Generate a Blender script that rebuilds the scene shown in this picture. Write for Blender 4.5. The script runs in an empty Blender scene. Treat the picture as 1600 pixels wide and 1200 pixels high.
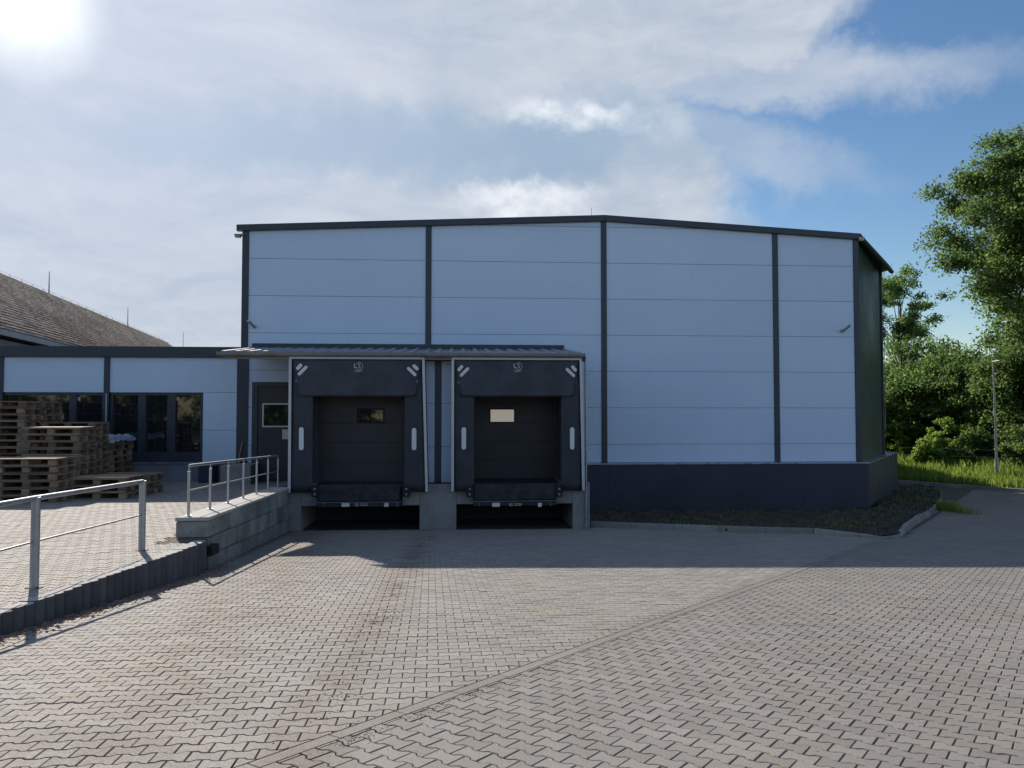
import bpy, math, random
import numpy as np
from mathutils import Vector, Matrix

random.seed(7)
rng = np.random.default_rng(7)
R = math.radians
sc = bpy.context.scene
COL = sc.collection

# ------------------------------------------------------------------ camera
F = 1200.0                       # focal length in pixels of a 1600 px wide picture
PITCH = math.atan(44 / 1200)
cd = bpy.data.cameras.new('camera')
cam = bpy.data.objects.new('camera', cd)
COL.objects.link(cam)
cd.sensor_width = 36.0
cd.lens = 36.0 * F / 1600.0
cd.clip_start = 0.05
cd.clip_end = 3000.0
cam.location = (0, 0, 0)
cam.rotation_euler = (R(90) + PITCH, 0, 0)
sc.camera = cam

# ------------------------------------------------------------------ look
sc.view_settings.view_transform = 'Standard'
sc.view_settings.look = 'None'
sc.view_settings.gamma = 1.0
sc.view_settings.use_curve_mapping = False
sc.view_settings.exposure = 0.6

SUN_AZ, SUN_EL = -31.0, 34.0     # degrees; azimuth from +Y towards +X
sun_dir = Vector((math.sin(R(SUN_AZ)) * math.cos(R(SUN_EL)), math.cos(R(SUN_AZ)) * math.cos(R(SUN_EL)), math.sin(R(SUN_EL))))
ld = bpy.data.lights.new('sun', 'SUN')
ld.energy = 3.9
ld.angle = R(0.55)
ld.color = (1.0, 0.91, 0.79)
sun = bpy.data.objects.new('sun', ld)
COL.objects.link(sun)
sun.rotation_euler = sun_dir.to_track_quat('Z', 'Y').to_euler()


# ---- tiny node language
class N:
    def __init__(self, tree):
        self.t = tree
        self.n = tree.nodes
        self.l = tree.links

    def new(self, kind, **kw):
        n = self.n.new(kind)
        for k, v in kw.items():
            setattr(n, k, v)
        return n

    def put(self, sock, v):
        if v is None:
            return
        if isinstance(v, bpy.types.NodeSocket):
            self.l.new(v, sock)
        else:
            if sock.type == 'RGBA' and not hasattr(v, '__len__'):
                v = (v, v, v, 1)
            if sock.type == 'RGBA' and len(v) == 3:
                v = tuple(v) + (1,)
            sock.default_value = v

    def math(self, op, a, b=None, c=None, clamp=False):
        n = self.new('ShaderNodeMath', operation=op, use_clamp=clamp)
        self.put(n.inputs[0], a)
        self.put(n.inputs[1], b)
        self.put(n.inputs[2], c)
        return n.outputs[0]

    def vmath(self, op, a, b=None):
        n = self.new('ShaderNodeVectorMath', operation=op)
        self.put(n.inputs[0], a)
        self.put(n.inputs[1], b)
        return n.outputs['Value'] if op in ('LENGTH', 'DOT_PRODUCT', 'DISTANCE') else n.outputs[0]

    def mix(self, f, a, b, blend='MIX'):
        n = self.new('ShaderNodeMix', data_type='RGBA', blend_type=blend)
        self.put(n.inputs[0], f)
        self.put(n.inputs[6], a)
        self.put(n.inputs[7], b)
        return n.outputs[2]

    def smooth(self, v, a, b, lo=0.0, hi=1.0):
        n = self.new('ShaderNodeMapRange', interpolation_type='SMOOTHSTEP')
        self.put(n.inputs[0], v)
        for i, x in enumerate((a, b, lo, hi)):
            n.inputs[i + 1].default_value = x
        return n.outputs[0]

    def noise(self, vec, scale, detail=4, rough=0.55, out='Fac', dist=0.0):
        n = self.new('ShaderNodeTexNoise')
        self.put(n.inputs['Vector'], vec)
        n.inputs['Scale'].default_value = scale
        n.inputs['Detail'].default_value = detail
        n.inputs['Roughness'].default_value = rough
        n.inputs['Distortion'].default_value = dist
        return n.outputs[out]

    def xyz(self, v):
        n = self.new('ShaderNodeSeparateXYZ')
        self.put(n.inputs[0], v)
        return n.outputs

    def comb(self, x, y, z):
        n = self.new('ShaderNodeCombineXYZ')
        for i, v in enumerate((x, y, z)):
            self.put(n.inputs[i], v)
        return n.outputs[0]


# ------------------------------------------------------------------ sky
world = bpy.data.worlds.new('World')
sc.world = world
world.use_nodes = True
w = N(world.node_tree)
for n in list(w.n):
    w.n.remove(n)
sky = w.new('ShaderNodeTexSky', sky_type='NISHITA')
sky.sun_disc = False
sky.sun_elevation = R(SUN_EL)
sky.sun_rotation = R(SUN_AZ)
sky.air_density = 1.0
sky.dust_density = 0.2
sky.ozone_density = 1.6
tc = w.new('ShaderNodeTexCoord')
dirv = tc.outputs['Generated']
X, Y, Z = w.xyz(dirv)
az0 = w.math('ARCTAN2', X, Y)
el0 = w.math('ARCSINE', Z)
# warp the angles so every cloud edge is ragged
nc = w.noise(dirv, 5.0, 7, 0.62, 'Color')
nx, ny, nz_ = w.xyz(nc)
fine = w.noise(dirv, 16.0, 6, 0.6, 'Color')
fx, fy, fz = w.xyz(fine)


def warp(base, a, b, ka, kb):
    v = w.math('MULTIPLY_ADD', w.math('SUBTRACT', a, 0.5), ka, base)
    return w.math('MULTIPLY_ADD', w.math('SUBTRACT', b, 0.5), kb, v)


az = warp(az0, nx, fx, 0.17, 0.09)
el = warp(el0, ny, fy, 0.12, 0.08)


def ang(px, py):
    a = math.atan((px - 800) / F)
    return a, math.atan((644 - py) / F * math.cos(a))


def blob(px, py, rx, ry, rot=0.0, soft=0.5, azs=None, els=None):
    """soft ellipse on the sky: 1 inside, 0 outside; centre and radii given by what they span"""
    a, e = ang(px, py)
    dx = w.math('SUBTRACT', azs or az, a)
    dy = w.math('SUBTRACT', els or el, e)
    c, s = math.cos(R(rot)), math.sin(R(rot))
    u = w.math('ADD', w.math('MULTIPLY', dx, c * F / rx), w.math('MULTIPLY', dy, s * F / rx))
    v = w.math('ADD', w.math('MULTIPLY', dx, -s * F / ry), w.math('MULTIPLY', dy, c * F / ry))
    d = w.math('SQRT', w.math('ADD', w.math('MULTIPLY', u, u), w.math('MULTIPLY', v, v)))
    return w.smooth(d, 1.0 - soft, 1.0 + soft, 1.0, 0.0)


def union(*vs):
    r = vs[0]
    for v in vs[1:]:
        r = w.math('MAXIMUM', r, v)
    return r


cover = union(
    blob(-200, 300, 1180, 640, 0, 0.04),
    blob(640, 0, 600, 230, 4, 0.14),
    blob(860, 215, 190, 110, 14, 0.12),
    blob(1230, 20, 130, 60, 22, 0.5),
    w.math('MULTIPLY', blob(1170, 122, 280, 36, -5, 0.6), 0.75),
    w.math('MULTIPLY', blob(1110, 208, 190, 40, -22, 0.7), 0.62),
)
# loose cloud elsewhere round the sky, behind the camera and overhead
loose = w.smooth(w.noise(w.vmath('MULTIPLY', dirv, (1.0, 1.0, 2.6)), 2.1, 8, 0.6), 0.46, 0.68)
away = w.smooth(Y, 0.35, 0.0)
cover = w.math('MAXIMUM', cover, w.math('MULTIPLY', w.math('MULTIPLY', loose, away), 0.88))
wisps = w.noise(w.vmath('MULTIPLY', dirv, (1.0, 1.0, 3.5)), 4.0, 8, 0.65, dist=0.4)
cover = w.math('MULTIPLY', cover, w.smooth(wisps, 0.12, 0.45, 0.96, 1.0))

# brightness inside the cloud
band = union(blob(560, 232, 500, 50, 1, 0.75), blob(900, 225, 170, 60, 10, 0.5),
             w.math('MULTIPLY', blob(140, 205, 300, 60, 0, 0.8), 0.55))
glow = blob(60, -40, 420, 330, 0, 0.9, az0, el0)
core = w.math('MULTIPLY', blob(20, 0, 60, 52, 8, 1.0, az0, el0), w.smooth(w.noise(dirv, 9.0, 6, 0.6), 0.25, 0.6, 0.55, 1.0))
pn = w.smooth(w.noise(w.vmath('MULTIPLY', dirv, (1.0, 1.0, 1.6)), 20.0, 8, 0.62), 0.30, 0.62, 0.35, 1.0)
puff = w.math('MULTIPLY', pn, union(blob(915, 186, 95, 20, -8, 0.9), blob(812, 322, 85, 24, -3, 0.8), w.math('MULTIPLY', blob(1075, 180, 120, 26, 10, 1.0), 0.28)))
shade = w.math('ADD', w.math('MULTIPLY', w.smooth(w.noise(w.vmath('MULTIPLY', dirv, (1.0, 1.0, 2.6)), 3.2, 8, 0.6, dist=0.5), 0.32, 0.68), 0.7), w.math('MULTIPLY', w.smooth(w.noise(w.vmath('MULTIPLY', dirv, (1.0, 1.0, 3.0)), 9.0, 8, 0.62, dist=0.8), 0.35, 0.68), 0.3))
ccol = w.mix(shade, (2.15, 2.6, 3.2), (3.35, 3.55, 3.95))
ccol = w.mix(w.math('MULTIPLY', band, 0.9), ccol, (1.65, 2.3, 3.1))
ccol = w.mix(w.math('MULTIPLY', puff, 0.8), ccol, (5.0, 5.1, 5.3))
ccol = w.mix(w.math('MULTIPLY', glow, 0.45), ccol, (3.9, 4.2, 5.0))
ccol = w.mix(w.math('MULTIPLY', core, 0.95), ccol, (7.5, 7.8, 7.8))
# unseen clouds behind and overhead are brightened to fill the shade in front
ccol = w.mix(w.math('MULTIPLY', away, 0.85), ccol, (5.2, 6.0, 7.4))
hs = w.new('ShaderNodeHueSaturation')
hs.inputs['Saturation'].default_value = 1.18
hs.inputs['Value'].default_value = 0.54
w.put(hs.inputs['Color'], sky.outputs[0])
allsky = w.mix(cover, hs.outputs[0], ccol)
bg = w.new('ShaderNodeBackground')
bg.inputs['Strength'].default_value = 0.13
w.put(bg.inputs['Color'], allsky)
wo = w.new('ShaderNodeOutputWorld')
w.l.new(bg.outputs[0], wo.inputs[0])


# ------------------------------------------------------------------ helpers
def mat(name, color, rough=0.6, metal=0.0, var=0.0, vscale=3.0, bump=0.0, bscale=30.0, spec=0.5, build=None, coat=0.0):
    m = bpy.data.materials.new(name)
    m.use_nodes = True
    t = N(m.node_tree)
    p = m.node_tree.nodes['Principled BSDF']
    p.inputs['Roughness'].default_value = rough
    p.inputs['Metallic'].default_value = metal
    p.inputs['Specular IOR Level'].default_value = spec
    if coat:
        p.inputs['Coat Weight'].default_value = coat
        p.inputs['Coat Roughness'].default_value = 0.15
    geo = t.new('ShaderNodeNewGeometry')
    pos = geo.outputs['Position']
    c = tuple(color) + (1,)
    p.inputs['Base Color'].default_value = c
    if var:
        nn = t.noise(pos, vscale, 5, 0.6)
        f = t.smooth(nn, 0.3, 0.7)
        t.put(p.inputs['Base Color'], t.mix(f, tuple(x * (1 - var) for x in color), tuple(min(1, x * (1 + var)) for x in color)))
        t.put(p.inputs['Roughness'], t.math('MULTIPLY_ADD', f, 0.12, rough - 0.06))
    if bump:
        b = t.new('ShaderNodeBump')
        b.inputs['Strength'].default_value = bump
        b.inputs['Distance'].default_value = 0.01
        t.put(b.inputs['Height'], t.noise(pos, bscale, 4, 0.6))
        t.put(p.inputs['Normal'], b.outputs[0])
    if build:
        build(t, p, geo, pos)
    return m


M = {}


def panel_build(t, p, geo, pos):
    x, y, z = t.xyz(pos)
    # fine micro-ribs of the sandwich panel facing
    saw = t.math('PINGPONG', z, 0.025)
    b = t.new('ShaderNodeBump')
    b.inputs['Strength'].default_value = 0.4
    b.inputs['Distance'].default_value = 0.004
    t.put(b.inputs['Height'], t.math('MULTIPLY', saw, 40.0))
    wv = t.noise(t.vmath('MULTIPLY', pos, (0.6, 0.6, 1.6)), 1.2, 3, 0.5)
    b2 = t.new('ShaderNodeBump')
    b2.inputs['Strength'].default_value = 0.12
    b2.inputs['Distance'].default_value = 0.05
    t.put(b2.inputs['Height'], wv)
    t.put(b2.inputs['Normal'], b.outputs[0])
    t.put(p.inputs['Normal'], b2.outputs[0])
    oi = t.new('ShaderNodeObjectInfo')
    f = t.math('MULTIPLY_ADD', oi.outputs['Random'], 0.35, t.math('MULTIPLY', t.smooth(t.noise(pos, 0.35, 4), 0.3, 0.7), 0.65))
    streak = t.smooth(t.noise(t.vmath('MULTIPLY', pos, (9, 9, 0.35)), 1.0, 4, 0.6), 0.45, 0.8)
    c = t.mix(f, (0.50, 0.625, 0.80), (0.56, 0.68, 0.85))
    c = t.mix(t.math('MULTIPLY', streak, 0.07), c, (0.36, 0.37, 0.38))
    t.put(p.inputs['Base Color'], c)


M['panel'] = mat('white_panel', (0.55, 0.56, 0.58), 0.38, build=panel_build)
M['trim'] = mat('anthracite_trim', (0.026, 0.035, 0.054), 0.42, var=0.15, vscale=1.5, bump=0.05, bscale=4)
M['plinth'] = mat('anthracite_plinth', (0.022, 0.027, 0.048), 0.5, var=0.2, vscale=0.8, bump=0.06, bscale=3)
M['side'] = mat('green_side_cladding', (0.020, 0.050, 0.046), 0.42, var=0.12, vscale=0.7)
M['flash'] = mat('metal_flashing', (0.30, 0.34, 0.40), 0.3, 0.6, var=0.1)
M['backing'] = mat('dark_backing', (0.045, 0.05, 0.06), 0.8)
M['steel'] = mat('galvanised_steel', (0.36, 0.37, 0.385), 0.5, 0.75, var=0.12, vscale=9, bump=0.1, bscale=60)
M['inox'] = mat('brushed_steel', (0.45, 0.46, 0.48), 0.42, 0.9)
M['roofsheet'] = mat('canopy_sheet', (0.26, 0.28, 0.31), 0.4, 0.6, var=0.2, vscale=3)
M['soffit'] = mat('canopy_gutter', (0.20, 0.195, 0.19), 0.5, 0.3, var=0.15)
M['textile'] = mat('black_textile', (0.027, 0.032, 0.044), 0.6, var=0.3, vscale=2.2, bump=0.35, bscale=7)
M['textile2'] = mat('head_curtain_textile', (0.034, 0.042, 0.058), 0.55, var=0.3, vscale=2.5, bump=0.4, bscale=6)
M['rubber'] = mat('black_rubber', (0.010, 0.010, 0.011), 0.75, var=0.3, vscale=20)
M['alu'] = mat('white_aluminium', (0.50, 0.51, 0.53), 0.4, 0.2, var=0.06)
M['marker'] = mat('white_marker', (0.66, 0.68, 0.70), 0.5)
M['ink'] = mat('white_print', (0.42, 0.43, 0.44), 0.6)
M['leveler'] = mat('leveler_steel', (0.022, 0.025, 0.033), 0.45, 0.2, var=0.5, vscale=6, bump=0.15, bscale=40)
M['doorleaf'] = mat('dark_door', (0.030, 0.032, 0.036), 0.5, var=0.12, vscale=1.2)
M['paper'] = mat('white_paper', (0.62, 0.62, 0.62), 0.8)
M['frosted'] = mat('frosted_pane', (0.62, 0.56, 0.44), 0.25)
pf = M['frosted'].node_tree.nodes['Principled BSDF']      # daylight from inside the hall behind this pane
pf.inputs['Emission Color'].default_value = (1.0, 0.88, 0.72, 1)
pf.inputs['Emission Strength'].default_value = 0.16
M['glassdark'] = mat('dark_glass', (0.012, 0.016, 0.018), 0.03, spec=0.9)
M['film'] = mat('plastic_film', (0.30, 0.36, 0.46), 0.15, var=0.2, vscale=8, bump=0.8, bscale=9)
M['plaster'] = mat('grey_plaster', (0.36, 0.37, 0.38), 0.9, var=0.12, vscale=2, bump=0.2, bscale=50)
M['black'] = mat('hollow_black', (0.012, 0.012, 0.013), 0.9)  # black for unlit hollows: wall gap and behind the low building's windows


def concrete_build(dark, light, moss=0.0):
    def f(t, p, geo, pos):
        a = t.smooth(t.noise(pos, 1.6, 8, 0.65), 0.3, 0.7)
        b = t.smooth(t.noise(pos, 14, 6, 0.7), 0.35, 0.7)
        c = t.mix(t.math('MULTIPLY_ADD', b, 0.35, t.math('MULTIPLY', a, 0.65)), dark, light)
        st = t.smooth(t.noise(t.vmath('MULTIPLY', pos, (3.5, 3.5, 0.6)), 1.0, 5, 0.6), 0.52, 0.75)
        c = t.mix(t.math('MULTIPLY', st, 0.28), c, tuple(x * 0.45 for x in dark))
        holes = t.smooth(t.noise(pos, 60, 3, 0.5), 0.28, 0.36)
        c = t.mix(holes, tuple(x * 0.4 for x in dark), c)
        oi = t.new('ShaderNodeObjectInfo')
        c = t.mix(t.math('MULTIPLY', oi.outputs['Random'], 0.5), c, tuple(x * 0.6 for x in dark))
        t.put(p.inputs['Base Color'], c)
        bp = t.new('ShaderNodeBump')
        bp.inputs['Strength'].default_value = 0.6
        bp.inputs['Distance'].default_value = 0.01
        t.put(bp.inputs['Height'], t.math('ADD', t.noise(pos, 22, 6, 0.7), t.math('MULTIPLY', holes, 0.4)))
        t.put(p.inputs['Normal'], bp.outputs[0])
    return f


M['concrete'] = mat('cast_concrete', (0.3, 0.3, 0.3), 0.88, build=concrete_build((0.21, 0.21, 0.205), (0.36, 0.355, 0.345)))
M['blockwall'] = mat('block_concrete', (0.3, 0.3, 0.3), 0.88, build=concrete_build((0.13, 0.133, 0.13), (0.40, 0.395, 0.375)))
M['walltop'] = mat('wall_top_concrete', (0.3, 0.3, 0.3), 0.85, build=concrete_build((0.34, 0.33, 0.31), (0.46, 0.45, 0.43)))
M['kerb'] = mat('kerb_concrete', (0.3, 0.3, 0.3), 0.85, build=concrete_build((0.22, 0.215, 0.20), (0.36, 0.35, 0.33)))
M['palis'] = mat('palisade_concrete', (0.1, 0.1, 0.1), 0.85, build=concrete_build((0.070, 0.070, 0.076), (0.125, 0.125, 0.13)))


def stain_mask(t, pos):
    """dirt dragged by wheels along two lines of the yard, and loose blotches"""
    x, y, z = t.xyz(pos)
    n1 = t.noise(pos, 1.3, 6, 0.65)
    wob = t.math('MULTIPLY', t.math('SUBTRACT', n1, 0.5), 0.7)

    def line(x0, y0, x1, y1, wid):
        dx, dy = x1 - x0, y1 - y0
        L = math.hypot(dx, dy)
        d = t.math('ADD', t.math('MULTIPLY', t.math('SUBTRACT', x, x0), dy / L), t.math('MULTIPLY', t.math('SUBTRACT', y, y0), -dx / L))
        d = t.math('ABSOLUTE', t.math('ADD', d, wob))
        return t.smooth(d, 0.0, wid, 1.0, 0.0)
    l1 = line(-1.15, 4.6, -1.75, 15.0, 0.42)
    l2 = line(-2.2, 4.5, -3.4, 11.0, 1.1)
    l3 = line(-1.05, 4.1, 7.45, 15.54, 0.20)
    pat = t.smooth(t.noise(pos, 2.2, 9, 0.72), 0.34, 0.62)
    m = t.math('MAXIMUM', t.math('MULTIPLY', l1, 0.9), t.math('MULTIPLY', l2, 0.8))
    m = t.math('MAXIMUM', m, t.math('MULTIPLY', l3, 0.35))
    return t.math('MULTIPLY', m, pat)


def stone_build(dark, light, stain=True):
    def f(t, p, geo, pos):
        oi = t.new('ShaderNodeObjectInfo')
        rnd = t.math('FRACT', t.math('ADD', geo.outputs['Random Per Island'], oi.outputs['Random']))
        c = t.mix(rnd, dark, light)
        big = t.smooth(t.noise(pos, 0.5, 5, 0.6), 0.3, 0.7)
        c = t.mix(t.math('MULTIPLY', big, 0.35), c, tuple(x * 0.78 for x in dark))
        warm = t.smooth(t.noise(t.vmath('ADD', pos, (31, 7, 3)), 0.9, 6, 0.6), 0.45, 0.7)
        c = t.mix(t.math('MULTIPLY', warm, 0.4), c, (light[0] * 0.95, light[1] * 0.88, light[2] * 0.74))
        fine = t.smooth(t.noise(pos, 70, 5, 0.75), 0.32, 0.62)
        c = t.mix(t.math('MULTIPLY', t.math('SUBTRACT', 1.0, fine), 0.35), c, tuple(x * 0.5 for x in dark))
        grit = t.smooth(t.noise(pos, 160, 2, 0.5), 0.26, 0.33)
        c = t.mix(grit, (0.06, 0.055, 0.05), c)
        if stain:
            c = t.mix(t.math('MULTIPLY', stain_mask(t, pos), 0.8), c, (0.135, 0.112, 0.082))
        t.put(p.inputs['Base Color'], c)
        b = t.new('ShaderNodeBump')
        b.inputs['Strength'].default_value = 0.5
        b.inputs['Distance'].default_value = 0.003
        t.put(b.inputs['Height'], t.noise(pos, 110, 5, 0.75))
        t.put(p.inputs['Normal'], b.outputs[0])
        t.put(p.inputs['Roughness'], t.math('MULTIPLY_ADD', fine, -0.15, 0.86))
    return f


M['stone'] = mat('yard_paver', (0.3, 0.3, 0.3), 0.8, spec=0.35, build=stone_build((0.232, 0.214, 0.198), (0.320, 0.298, 0.278)))
M['stone_road'] = mat('road_paver', (0.3, 0.3, 0.3), 0.8, spec=0.35, build=stone_build((0.205, 0.190, 0.174), (0.275, 0.256, 0.237)))
M['stone_terrace'] = mat('terrace_paver', (0.3, 0.3, 0.3), 0.8, spec=0.35, build=stone_build((0.255, 0.23, 0.212), (0.34, 0.315, 0.29), False))


def joint_build(t, p, geo, pos):
    a = t.smooth(t.noise(pos, 50, 5, 0.7), 0.3, 0.7)
    t.put(p.inputs['Base Color'], t.mix(a, (0.050, 0.043, 0.035), (0.125, 0.108, 0.088)))
    b = t.new('ShaderNodeBump')
    b.inputs['Strength'].default_value = 0.8
    t.put(b.inputs['Height'], t.noise(pos, 90, 4, 0.7))
    t.put(p.inputs['Normal'], b.outputs[0])


M['joint'] = mat('joint_sand', (0.1, 0.09, 0.08), 0.95, build=joint_build)


def farpave_build(t, p, geo, pos):
    br = t.new('ShaderNodeTexBrick')
    t.put(br.inputs['Vector'], pos)
    br.inputs['Scale'].default_value = 1.0
    br.inputs['Brick Width'].default_value = 0.168
    br.inputs['Row Height'].default_value = 0.117
    br.inputs['Mortar Size'].default_value = 0.005
    br.inputs['Color1'].default_value = (0.24, 0.217, 0.2, 1)
    br.inputs['Color2'].default_value = (0.31, 0.285, 0.265, 1)
    br.inputs['Mortar'].default_value = (0.06, 0.055, 0.05, 1)
    t.put(p.inputs['Base Color'], br.outputs[0])


M['farpave'] = mat('far_paving', (0.28, 0.26, 0.24), 0.85, build=farpave_build)


def soil_build(t, p, geo, pos):
    a = t.smooth(t.noise(pos, 3.0, 8, 0.7), 0.35, 0.65)
    b = t.smooth(t.noise(pos, 25, 6, 0.7), 0.4, 0.6)
    c = t.mix(t.math('MULTIPLY', a, b), (0.022, 0.020, 0.016), (0.085, 0.070, 0.052))
    g = t.smooth(t.noise(t.vmath('ADD', pos, (5, 3, 1)), 1.4, 6, 0.65), 0.5, 0.66)
    c = t.mix(t.math('MULTIPLY', g, 0.55), c, (0.035, 0.05, 0.018))
    t.put(p.inputs['Base Color'], c)


M['soil'] = mat('bed_soil', (0.05, 0.04, 0.03), 0.95, bump=0.9, bscale=30, build=soil_build)


def ground_build(t, p, geo, pos):
    a = t.smooth(t.noise(pos, 0.7, 6, 0.7), 0.35, 0.65)
    t.put(p.inputs['Base Color'], t.mix(a, (0.045, 0.06, 0.02), (0.08, 0.075, 0.04)))


M['ground'] = mat('rough_ground', (0.06, 0.06, 0.03), 0.95, build=ground_build)


def wood_build(t, p, geo, pos):
    oi = t.new('ShaderNodeObjectInfo')
    r = oi.outputs['Random']
    g = t.noise(t.vmath('MULTIPLY', pos, (3, 3, 60)), 1.0, 5, 0.6)
    ramp = t.new('ShaderNodeValToRGB')
    cr = ramp.color_ramp
    cr.elements[0].color = (0.12, 0.088, 0.062, 1)
    cr.elements[1].color = (0.46, 0.31, 0.18, 1)
    e = cr.elements.new(0.45)
    e.color = (0.20, 0.155, 0.118, 1)
    e = cr.elements.new(0.8)
    e.color = (0.30, 0.22, 0.15, 1)
    t.put(ramp.inputs[0], r)
    c = t.mix(t.smooth(g, 0.35, 0.7, 0.0, 0.45), ramp.outputs[0], (0.06, 0.045, 0.035))
    n2 = t.smooth(t.noise(pos, 6, 5), 0.5, 0.75, 0, 0.35)
    c = t.mix(n2, c, (0.19, 0.18, 0.165))
    t.put(p.inputs['Base Color'], c)


M['wood'] = mat('weathered_pallet_wood', (0.2, 0.15, 0.1), 0.85, build=wood_build)
M['ply'] = mat('plywood', (0.34, 0.23, 0.14), 0.7, var=0.2, vscale=2)


def tile_build(t, p, geo, pos):
    r = geo.outputs['Random Per Island']
    c = t.mix(r, (0.58, 0.49, 0.42), (0.78, 0.69, 0.61))
    a = t.smooth(t.noise(pos, 0.8, 6, 0.7), 0.4, 0.7)
    c = t.mix(t.math('MULTIPLY', a, 0.6), c, (0.22, 0.20, 0.18))
    t.put(p.inputs['Base Color'], c)


M['tile'] = mat('old_clay_tile', (0.2, 0.15, 0.12), 0.5, spec=0.8, build=tile_build)


def leaf_mat(name, c1, c2, trans=0.5, tcol=None):
    m = bpy.data.materials.new(name)
    m.use_nodes = True
    t = N(m.node_tree)
    p = m.node_tree.nodes['Principled BSDF']
    out = m.node_tree.nodes['Material Output']
    geo = t.new('ShaderNodeNewGeometry')
    r = geo.outputs['Random Per Island']
    big = t.smooth(t.noise(geo.outputs['Position'], 0.8, 4, 0.6), 0.3, 0.7)
    f = t.math('MULTIPLY_ADD', r, 0.6, t.math('MULTIPLY', big, 0.4))
    c = t.mix(f, c1, c2)
    t.put(p.inputs['Base Color'], c)
    p.inputs['Roughness'].default_value = 0.5
    p.inputs['Specular IOR Level'].default_value = 0.35
    tr = t.new('ShaderNodeBsdfTranslucent')
    t.put(tr.inputs['Color'], t.mix(f, tcol or tuple(x * 1.5 for x in c1), tuple(x * 1.7 for x in c2)))
    ms = t.new('ShaderNodeMixShader')
    ms.inputs[0].default_value = trans
    t.l.new(p.outputs[0], ms.inputs[1])
    t.l.new(tr.outputs[0], ms.inputs[2])
    t.l.new(ms.outputs[0], out.inputs[0])
    return m


M['leaf_a'] = leaf_mat('broadleaf_green', (0.066, 0.118, 0.034), (0.140, 0.210, 0.058), 0.6)
M['leaf_b'] = leaf_mat('dark_broadleaf', (0.068, 0.125, 0.036), (0.135, 0.210, 0.054), 0.62)
M['leaf_c'] = leaf_mat('fresh_shrub_leaf', (0.13, 0.22, 0.04), (0.24, 0.34, 0.06), 0.6)
M['grass'] = leaf_mat('verge_grass', (0.11, 0.18, 0.03), (0.22, 0.28, 0.06), 0.55)
M['bark'] = mat('bark', (0.065, 0.055, 0.045), 0.95, var=0.4, vscale=5, bump=0.8, bscale=20)
M['debris'] = mat('dry_litter', (0.20, 0.12, 0.085), 0.95, var=0.5, vscale=15)
M['grit'] = mat('dark_grit', (0.05, 0.045, 0.04), 0.95, var=0.4, vscale=30)


class B:
    """collects faces, then links them as one mesh object"""

    def __init__(self):
        self.v = []
        self.f = []
        self.sm = []

    def add(self, vs, fs, smooth=False):
        o = len(self.v)
        self.v += [tuple(v) for v in vs]
        self.f += [tuple(i + o for i in f) for f in fs]
        self.sm += [smooth] * len(fs)
        return self

    def prism(self, poly, a, b):
        """poly: list of 3d points, a,b: offset vectors of the two caps"""
        n = len(poly)
        a, b = Vector(a), Vector(b)
        vs = [Vector(p) + a for p in poly] + [Vector(p) + b for p in poly]
        fs = [tuple(range(n))[::-1], tuple(range(n, 2 * n))]
        fs += [(i, (i + 1) % n, (i + 1) % n + n, i + n) for i in range(n)]
        return self.add(vs, fs)

    def box(self, x0, x1, y0, y1, z0, z1, fn=None):
        vs = [(x, y, z) for z in (z0, z1) for y in (y0, y1) for x in (x0, x1)]
        if fn:
            vs = [fn(*v) for v in vs]
        return self.add(vs, [(0, 2, 3, 1), (4, 5, 7, 6), (0, 1, 5, 4), (2, 6, 7, 3), (0, 4, 6, 2), (1, 3, 7, 5)])

    def tube(self, pts, r, seg=10, cap=True, r2=None):
        pts = [Vector(p) for p in pts]
        rings = []
        n = len(pts)
        up0 = None
        for i, p in enumerate(pts):
            d = (pts[min(i + 1, n - 1)] - pts[max(i - 1, 0)]).normalized()
            up = Vector((0, 0, 1)) if abs(d.z) < 0.95 else Vector((1, 0, 0))
            a = d.cross(up).normalized()
            b_ = d.cross(a).normalized()
            rr = r if r2 is None else r + (r2 - r) * i / (n - 1)
            if hasattr(r, '__len__'):
                rr = r[i]
            rings.append([p + (a * math.cos(k * 2 * math.pi / seg) + b_ * math.sin(k * 2 * math.pi / seg)) * rr for k in range(seg)])
        vs = [v for rg in rings for v in rg]
        fs = []
        for i in range(n - 1):
            for k in range(seg):
                fs.append((i * seg + k, i * seg + (k + 1) % seg, (i + 1) * seg + (k + 1) % seg, (i + 1) * seg + k))
        self.add(vs, fs, True)
        if cap:
            self.add(rings[0], [tuple(range(seg))[::-1]])
            self.add(rings[-1], [tuple(range(seg))])
        return self

    def obj(self, name, m, parent=None, bevel=0.0, kind=None, label=None):
        me = bpy.data.meshes.new(name)
        off = Vector((0, 0, 0))
        if parent is not None:
            q = parent
            while q is not None:
                off += Vector(q.location)
                q = q.parent
        me.from_pydata([(v[0] - off.x, v[1] - off.y, v[2] - off.z) for v in self.v], [], self.f)
        me.polygons.foreach_set('use_smooth', self.sm)
        me.materials.append(M[m] if isinstance(m, str) else m)
        me.update()
        import bmesh
        bm = bmesh.new()
        bm.from_mesh(me)
        bmesh.ops.recalc_face_normals(bm, faces=bm.faces)
        if bevel:
            bmesh.ops.bevel(bm, geom=[e for e in bm.edges], offset=bevel, segments=1, affect='EDGES')
        bm.to_mesh(me)
        bm.free()
        return link(name, me, parent, kind, label)


def link(name, me, parent=None, kind=None, label=None):
    o = bpy.data.objects.new(name, me)
    COL.objects.link(o)
    if parent is not None:
        o.parent = parent
    if kind:
        o['kind'] = kind
    if label:
        o['label'] = label
    return o


def thing(name, loc, label, cat, group=None):
    o = bpy.data.objects.new(name, None)
    o.empty_display_size = 0.2
    COL.objects.link(o)
    o.location = loc
    tag(o, label, cat, group)
    return o


def tag(o, label, cat, group=None):
    o['label'] = label
    o['category'] = cat
    if group:
        o['group'] = group
    return o


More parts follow.
